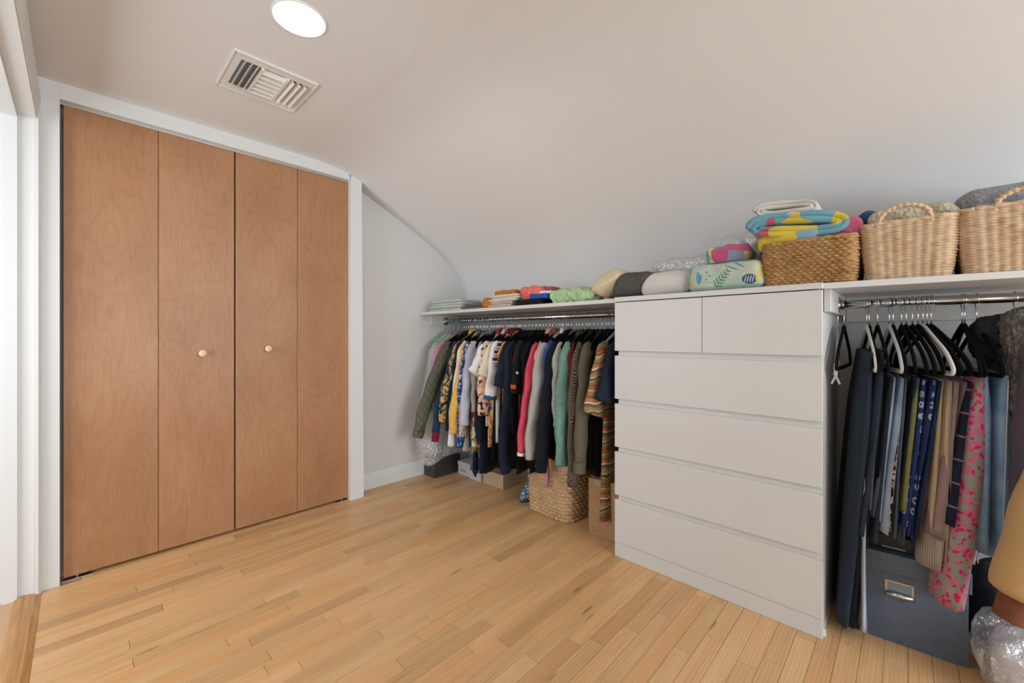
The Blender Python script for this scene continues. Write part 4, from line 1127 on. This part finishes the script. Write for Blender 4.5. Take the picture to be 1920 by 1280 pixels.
# ------------------------------------------------------------------ floor under the trousers
def speckle(k):
    d = k.vor(k.obj(), 260)
    return k.mix(k.math('LESS_THAN', d, 0.16), k.mix(k.noise(k.obj(), 14, 3), '#4b5866', '#566474'), '#8e9aa8')
SLATE = mat('slate_speckled_board', rough=0.5, pat=speckle)
sb = thing('storage_box', 'slate blue lidded storage box with metal label holder', 'box', (2.075, .004, 0), .06)
add('box_body', box_mesh('box_body', -.15, .15, -.132, .132, 0, .270, .0015), SLATE, sb)
add('lid', box_mesh('lid', -.157, .157, -.139, .139, .236, .302, .002), SLATE, sb)
lh = add('label_holder', mesh_of('label_holder', *join_data([box_data(-.003, 0, -.036, .036, .038, .043), box_data(-.003, 0, -.036, -.030, 0, .04), box_data(-.003, 0, .030, .036, 0, .04), box_data(-.003, 0, -.036, .036, 0, .006)]), smooth=False), STEEL, sb, (-.1502, .028, .168))
add('pull', mesh_of('pull', *loft([[(-.003 - .013 * math.sin(a), yy, .010 - .010 * (1 - math.cos(a))) for a in np.linspace(0, PI, 9)] for yy in (-.033, .033)])), STEEL, lh)
add('label_card', box_mesh('label_card', -.0012, 0, -.03, .03, .006, .038), mat('label_card_grey', '#7c8890', 0.5), lh)
bx2 = thing('shoebox', 'flat black shoebox on the slate storage box', 'shoebox', (2.09, .045, .3025), .05)
add('box_body', box_mesh('box_body', -.14, .14, -.065, .065, 0, .05, .002), mat('black_board', '#1d1c1d', 0.4), bx2)
add('label_card', box_mesh('label_card', -.1412, -.14, -.03, .03, .008, .011), WHBOX, bx2)
cloth_lump('fabric_bag', 'charcoal fabric bag on the floor behind the clear bedding bag', 'bag', (2.165, -.285, 0), (.20, .26, .26), C['charcoal'], 21, .012, 9, .06, 16)
cloth_lump('bedding', 'white bedding packed inside the clear plastic bag', 'bedding', (1.90, -.292, .004), (.21, .22, .16), plain('cloth_bedding_white', '#c9cbd0'), 31, .012, 9, .07, 18)
me = mesh_of('bedding_bag', *rbox_data(.275, .285, .205, .09, 30, rumple(33, .016, 17, True, -.1024)))
tag(add('bedding_bag', me, FILM2, None, (1.900, -.292, .0005)), 'clear crinkled plastic bag of bedding on the floor by the slate box', 'plastic bag')

# ------------------------------------------------------------------ textiles on the shelf over the shirts
SAGE = plain('cloth_sage_towel', '#b3bab2')
folded_cloth('folded_towel', 'pale sage folded towel, upper one at the wall end of the shelf', 'towel', (1.93, 2.40, SZ1 + .040), (.22, .34, .040), 2, SAGE, 3)
folded_cloth('folded_towel', 'pale sage folded towel lying flat under another at the shelf end', 'towel', (1.93, 2.41, SZ1), (.23, .36, .040), 2, SAGE, 5)
tag(add('laptop_sleeve', mesh_of('laptop_sleeve', *join_data([rbox_data(.22, .20, .020, .005, 8), ([(a, b, c + .021) for a, b, c in rbox_data(.215, .19, .022, .006, 8)[0]], rbox_data(.215, .19, .022, .006, 8)[1])])), mat('grey_case', '#5a5a60', 0.6), None, (1.935, 2.10, SZ1)), 'grey folded case beside the sage towels', 'case')
ORANGE = plain('cloth_orange', '#b5712c')
cloth_lump('shirt', 'crumpled orange shirt end beside the grey case', 'shirt', (1.87, 1.965, SZ1), (.11, .09, .062), ORANGE, 6, .012, 20, .025)
folded_cloth('sweater', 'beige waffle knit folded at the bottom of the pile', 'sweater', (1.885, 1.835, SZ1), (.17, .20, .036), 2, plain('cloth_waffle_beige', '#b7aa9a'), 8, amp=.005)
folded_cloth('sheet', 'off-white folded sheet on the waffle knit', 'sheet', (1.90, 1.815, SZ1 + .036), (.18, .25, .040), 3, plain('cloth_cream_white', '#cfc9bd'), 9)
cloth_lump('shirt', 'ochre folded shirt on top of the white sheet', 'shirt', (1.91, 1.83, SZ1 + .076), (.14, .18, .030), ORANGE, 10, .006, 16, .014)
cloth_lump('jumper', 'dark navy folded jumper under the coral top', 'jumper', (1.89, 1.60, SZ1), (.17, .20, .036), C['dark_navy'], 12, .006, 14, .014)
cloth_lump('t_shirt', 'bright blue folded tee under the coral top', 't-shirt', (1.88, 1.525, SZ1 + .034), (.15, .12, .026), C['royal'], 13, .005, 16, .010)
cloth_lump('towel', 'white folded towel between blue tee and coral top', 'towel', (1.92, 1.525, SZ1 + .058), (.16, .14, .022), C['white'], 14, .004, 16, .010)
cloth_lump('top', 'crumpled coral top on the navy jumper', 'top', (1.90, 1.61, SZ1 + .034), (.15, .14, .075), plain('cloth_coral_bright', '#dd6c60'), 15, .014, 14, .03)
cloth_lump('top', 'dusty rose cloth beside the coral top', 'top', (1.94, 1.535, SZ1 + .078), (.10, .10, .030), plain('cloth_dusty_rose', '#a0575a'), 16, .008, 18, .014)
MINT = plain('cloth_mint_gauze', '#a9c596')
cloth_lump('scarf', 'crumpled mint green gauze scarf', 'scarf', (1.91, 1.345, SZ1), (.17, .20, .072), MINT, 17, .020, 26, .03, 40)
cloth_lump('scarf', 'second bunch of mint green gauze beside the cream cushion', 'scarf', (1.88, 1.215, SZ1), (.13, .09, .062), MINT, 18, .016, 28, .03, 34)
# cushions and bags on the dresser top
def cushion(name, label, cat, loc, L, W_, T, m, rot):
    V, Fq = rbox_data(L, W_, T, T * .49, 16)
    V = [(a, b, T / 2 + (c - T / 2) * (0.28 + 0.72 * max(0, (1 - (2 * a / L) ** 4)) * max(0, (1 - (2 * b / W_) ** 4)))) for a, b, c in V]
    o = add(name, mesh_of(name, V, Fq), m, None, loc, rot)
    return tag(o, label, cat)
CREAM = plain('cloth_cream_velvet', '#d3c3a3')
cushion('cushion', 'cream velvet cushion leaning at the dresser end of the shelf', 'cushion', (1.950, 1.080, TOP + .028), .30, .20, .125, CREAM, (-.36, -.05, .12))
MESHB = mat('black_mesh', rough=0.7, pat=lambda k: k.ramp(k.math('ADD', k.vor(k.obj(), 160), k.math('MULTIPLY', k.noise(k.obj(), 18, 3), .5)), [(.3, '#1f1e1e'), (.8, '#4c4845')]))
V, Fq = rbox_data(.17, .175, .118, .04, 16, rumple(23, .006, 12, True, -.059))
V = [(a, b + .42 * (c - .05), c) for a, b, c in V]
tag(add('mesh_bag', mesh_of('mesh_bag', [(a, -b, c) for a, b, c in V], Fq), MESHB, None, (1.885, .965, TOP)), 'black mesh pouch leaning between cream cushion and white pillow', 'bag')
V, Fq = rbox_data(.22, .25, .105, .05, 16, rumple(24, .006, 9, False, -.0525))
V = [(a, b * (1 - .42 * c / .105) if b > 0 else b, c) for a, b, c in V]
tag(add('pillow', mesh_of('pillow', V, Fq), plain('cloth_pillow_white', '#cfcdc9'), None, (1.90, .800, TOP)), 'plump white pillow beside the mint botanical bag', 'pillow')
me = mesh_of('plastic_bag', *rbox_data(.20, .34, .07, .03, 22, rumple(25, .014, 18, True)))
tag(add('plastic_bag', me, FILM2, None, (2.075, .76, TOP + .115)), 'flat clear plastic bag lying behind the white pillow', 'plastic bag')
me = mesh_of('plastic_bag', *rbox_data(.20, .22, .20, .06, 24, rumple(26, .018, 12, True)))
tag(add('plastic_bag', me, FILM2, None, (2.06, .525, TOP + .06)), 'puffed clear plastic bag behind the mint botanical bag', 'plastic bag')
cloth_lump('duvet', 'white duvet showing inside the puffed plastic bag', 'duvet', (2.065, .525, TOP + .07), (.15, .17, .15), C['white'], 27, .012, 9, .05)

def ell(k, y, z, cy, cz, ry, rz, ang):
    """mask of one printed leaf: an ellipse in the bag front's own plane"""
    ca, sa = math.cos(ang), math.sin(ang)
    u = k.math('ADD', k.math('MULTIPLY', k.math('SUBTRACT', y, cy), ca / ry), k.math('MULTIPLY', k.math('SUBTRACT', z, cz), sa / ry))
    w = k.math('ADD', k.math('MULTIPLY', k.math('SUBTRACT', y, cy), -sa / rz), k.math('MULTIPLY', k.math('SUBTRACT', z, cz), ca / rz))
    return k.math('LESS_THAN', k.math('ADD', k.math('MULTIPLY', u, u), k.math('MULTIPLY', w, w)), 1.0)
def botanical(k):
    co = k.obj(); x, y, z = k.sep(co)
    c = k.ramp(k.noise(co, 14, 3), [(.35, '#9db3aa'), (.55, '#abbdb1'), (.7, '#bdc0a2')])
    motif = []
    motif += [(.095, .055, .008, .026, .0, '#5d93ab'), (.088, .048, .006, .02, .2, '#4f86a0'), (.125, .060, .012, .016, .3, '#cfc08a'), (.122, .028, .014, .012, 0, '#b9b07a')]
    sa = math.atan2(.055, -.045)              # fern: a stem with leaflets on both sides
    for i in range(6):
        t = i / 5
        fy, fz, ll = .028 - .045 * t, .016 + .055 * t, .015 * (1 - .5 * t)
        for sg in (-1, 1):
            an = sa + sg * .95
            motif.append((fy + math.cos(an) * ll * .8, fz + math.sin(an) * ll * .8, ll, .0032, an, '#55876f'))
    motif.append((.0055, .0435, .036, .0012, sa, '#4b7a66'))
    for i in range(6):
        motif.append((.015 + .012 * math.cos(i * 1.05), .078 + .009 * math.sin(i * 1.05), .007, .0022, i * 1.05, '#c58f86'))
    motif += [(-.095, .034, .026, .019, .1, '#2f4a68')] + [(-.108 + i * .009, .034, .0016, .014, .25, '#c9d2d0') for i in range(4)]
    motif += [(-.03, .085, .028, .0016, .45, '#33443f'), (-.06, .092, .026, .0016, .55, '#33443f'), (.06, .075, .003, .003, 0, '#33443f'), (.062, .045, .003, .003, 0, '#33443f'), (.05, .06, .003, .003, 0, '#33443f'), (.055, .033, .026, .003, 0, '#8fb0a0'), (-.13, .05, .012, .03, .3, '#c2b46a')]
    for cy, cz, ry, rz, an, cc in motif:
        c = k.mix(ell(k, y, z, cy, cz, ry, rz, an), c, cc)
    band = k.math('LESS_THAN', k.math('ABSOLUTE', k.math('SUBTRACT', z, .012)), .0012)
    return k.mix(band, c, '#7fa396')
BOT = mat('mint_botanical_cloth', rough=.55, pat=botanical, bump=lambda k: k.bump(k.noise(k.obj(), 22, 3), .35, .006))
V, Fq = rbox_data(.22, .295, .112, .03, 18, rumple(41, .004, 9, False, -.056))
V = [(a, b * (1 - .10 * c / .11), c) for a, b, c in V]
mb = thing('zip_bag', 'mint green zip bag printed with leaves and plants', 'bag', (1.885, .535, TOP))
add('bag_body', mesh_of('bag_body', V, Fq), BOT, mb)
add('zip', mesh_of('zip', *tube([(-.095, .125, .100), (-.098, .06, .1095), (-.098, -.06, .1125), (-.095, -.125, .104)], .0022, 6)), mat('zip_dark', '#55584f', .6), mb)
add('piping', mesh_of('piping', *tube([(-.107, .142, .008), (-.110, .138, .055), (-.104, .128, .098)], .003, 6)), mat('piping_blue', '#6d9aa0', .6), mb)
def patch(cols, scale, seed):
    def p(k):
        q = k.vor(k.map(k.obj(), loc=(seed, seed, seed)), scale, out='Color')
        return k.ramp(k.sep(q)[0], [(i / len(cols), c) for i, c in enumerate(cols)], 'CONSTANT')
    return p
def terry(k): k.bump(k.noise(k.obj(), 420, 2), .7, .004)
PATCH1 = mat('cloth_pink_teal_patch', rough=.9, pat=patch(['#c25c80', '#6fb0aa', '#dcc98e', '#c4547c', '#8f9bb0'], 15, 3.2), bump=terry, sheen=.3)
cloth_lump('beach_towel', 'bundled pink and teal cloth on the mint bag', 'towel', (1.90, .545, TOP + .108), (.12, .155, .078), PATCH1, 43, .012, 15, .025, 20, .1)

# rolled and folded towels over the brown basket
def spiral_data(Wd, Ht, turns, t, depth, seed):
    """flattened roll: a thick sheet wound up, seen from its end; local y across, z up, x along the roll"""
    pts = []
    N = 26 * turns
    for i in range(N + 1):
        a = 2 * PI * i / 26
        k = 1 - 0.86 * i / N
        hh = max(Ht * k, t * .35); w_ = max(Wd - (Ht - hh), t)
        ca, sa = math.cos(a), math.sin(a)
        pts.append((w_ * math.copysign(abs(ca) ** .55, ca), hh * math.copysign(abs(sa) ** .9, sa)))
    outer = []; inner = []
    for i, p in enumerate(pts):
        q0 = pts[max(i - 1, 0)]; q1 = pts[min(i + 1, len(pts) - 1)]
        dx, dz_ = q1[0] - q0[0], q1[1] - q0[1]; L = math.hypot(dx, dz_) or 1
        nx, nz = -dz_ / L, dx / L
        outer.append((p[0] - nx * t / 2, p[1] - nz * t / 2)); inner.append((p[0] + nx * t / 2, p[1] + nz * t / 2))
    xs_ = np.linspace(-depth / 2, depth / 2, 7); n = len(pts); V = []; Fq = []
    wv = waves(seed, 5, 2, 6)
    for xx in xs_:
        for arr in (outer, inner):
            for (a, b) in arr:
                d = .004 * float(wv(xx, a, b))
                V.append((xx + .010 * math.sin(a * 30 + b * 50 + seed), a + d, b + d))
    for j in range(len(xs_) - 1):
        for s_ in (0, 1):
            for i in range(n - 1):
                A = (j * 2 + s_) * n + i; B = ((j + 1) * 2 + s_) * n + i
                Fq.append((A, A + 1, B + 1, B))
        Fq.append((j * 2 * n, (j + 1) * 2 * n, ((j + 1) * 2 + 1) * n, (j * 2 + 1) * n))
        Fq.append((j * 2 * n + n - 1, (j + 1) * 2 * n + n - 1, ((j + 1) * 2 + 1) * n + n - 1, (j * 2 + 1) * n + n - 1))
    for j in (0, len(xs_) - 1):
        for i in range(n - 1):
            A = j * 2 * n + i; B = (j * 2 + 1) * n + i
            Fq.append((A, A + 1, B + 1, B))
    return V, Fq
WT = mat('cloth_white_terry', '#d5d2ca', .95, bump=terry, sheen=.3)
def blue_yellow(k):
    a = k.noise(k.map(k.obj(), loc=(1.3, .2, .4)), 9, 1, .4)
    b = k.noise(k.map(k.obj(), loc=(5.3, 2.2, 7.4)), 8, 1, .4)
    c = k.mix(k.math('GREATER_THAN', a, .56), lin('#6ca6b8'), lin('#d8c13a'))
    return k.mix(k.math('GREATER_THAN', b, .64), c, '#c2586c')
BY = mat('cloth_blue_yellow_terry', rough=.95, pat=blue_yellow, bump=terry, sheen=.3)
PK = mat('cloth_pink_terry', '#c35a74', .95, bump=terry, sheen=.3)
tag(add('rolled_towel', mesh_of('rolled_towel', *spiral_data(.156, .046, 2, .0195, .21, 4)), BY, None, (1.905, .300, TOP + .155 + .062), (.10, 0, .02)), 'blue and yellow patterned towel folded on the brown basket', 'towel')
tag(add('rolled_towel', mesh_of('rolled_towel', *spiral_data(.104, .029, 2, .0112, .19, 7)), WT, None, (1.905, .332, TOP + .155 + .131), (.13, 0, .0)), 'white folded towel on top of the blue and yellow towel', 'towel')
cloth_lump('towel', 'pink and yellow towel stuffed in the brown basket', 'towel', (1.90, .325, TOP + .130), (.20, .21, .070), mat('cloth_pink_yellow_patch', rough=.95, pat=patch(['#c2586c', '#d8c13a', '#c2586c', '#7fa6b8'], 9, 1.7), bump=terry, sheen=.3), 51, .010, 10, .03)
cloth_lump('towel', 'pink towel corner sticking up beside the pale basket', 'towel', (1.905, .175, TOP + .140), (.17, .11, .085), PK, 53, .014, 13, .03)
cloth_lump('top', 'black cloth hanging over the edge of the brown basket', 'top', (1.865, .372, TOP + .118), (.10, .075, .060), C['black'], 55, .010, 18, .025)
cloth_lump('jumper', 'navy sleeve poking up out of the pale basket', 'jumper', (1.93, .095, RT + .165), (.09, .075, .085), C['mid_blue'], 57, .010, 16, .03, 18, .3)
def knit(k): k.bump(k.vor(k.obj(), 90), .9, .008)
KNIT = mat('cloth_cream_knit', rough=.95, pat=lambda k: k.ramp(k.noise(k.obj(), 30, 3), [(.3, '#b9ac90'), (.7, '#d6ccb6')]), bump=knit)
cloth_lump('knit_blanket', 'cream chunky knit heaped in the pale straw basket', 'blanket', (1.975, -.005, RT + .150), (.24, .20, .085), KNIT, 59, .014, 16, .035, 22)
GREYB = mat('cloth_grey_felt', rough=.95, pat=lambda k: k.ramp(k.noise(k.obj(), 160, 3), [(.35, '#74757a'), (.65, '#9b9ca0')]), bump=weave_bump)
cloth_lump('blanket', 'grey felt blanket heaped in the straw basket', 'blanket', (2.00, -.225, RT + .150), (.26, .22, .115), GREYB, 61, .014, 9, .045, 20)
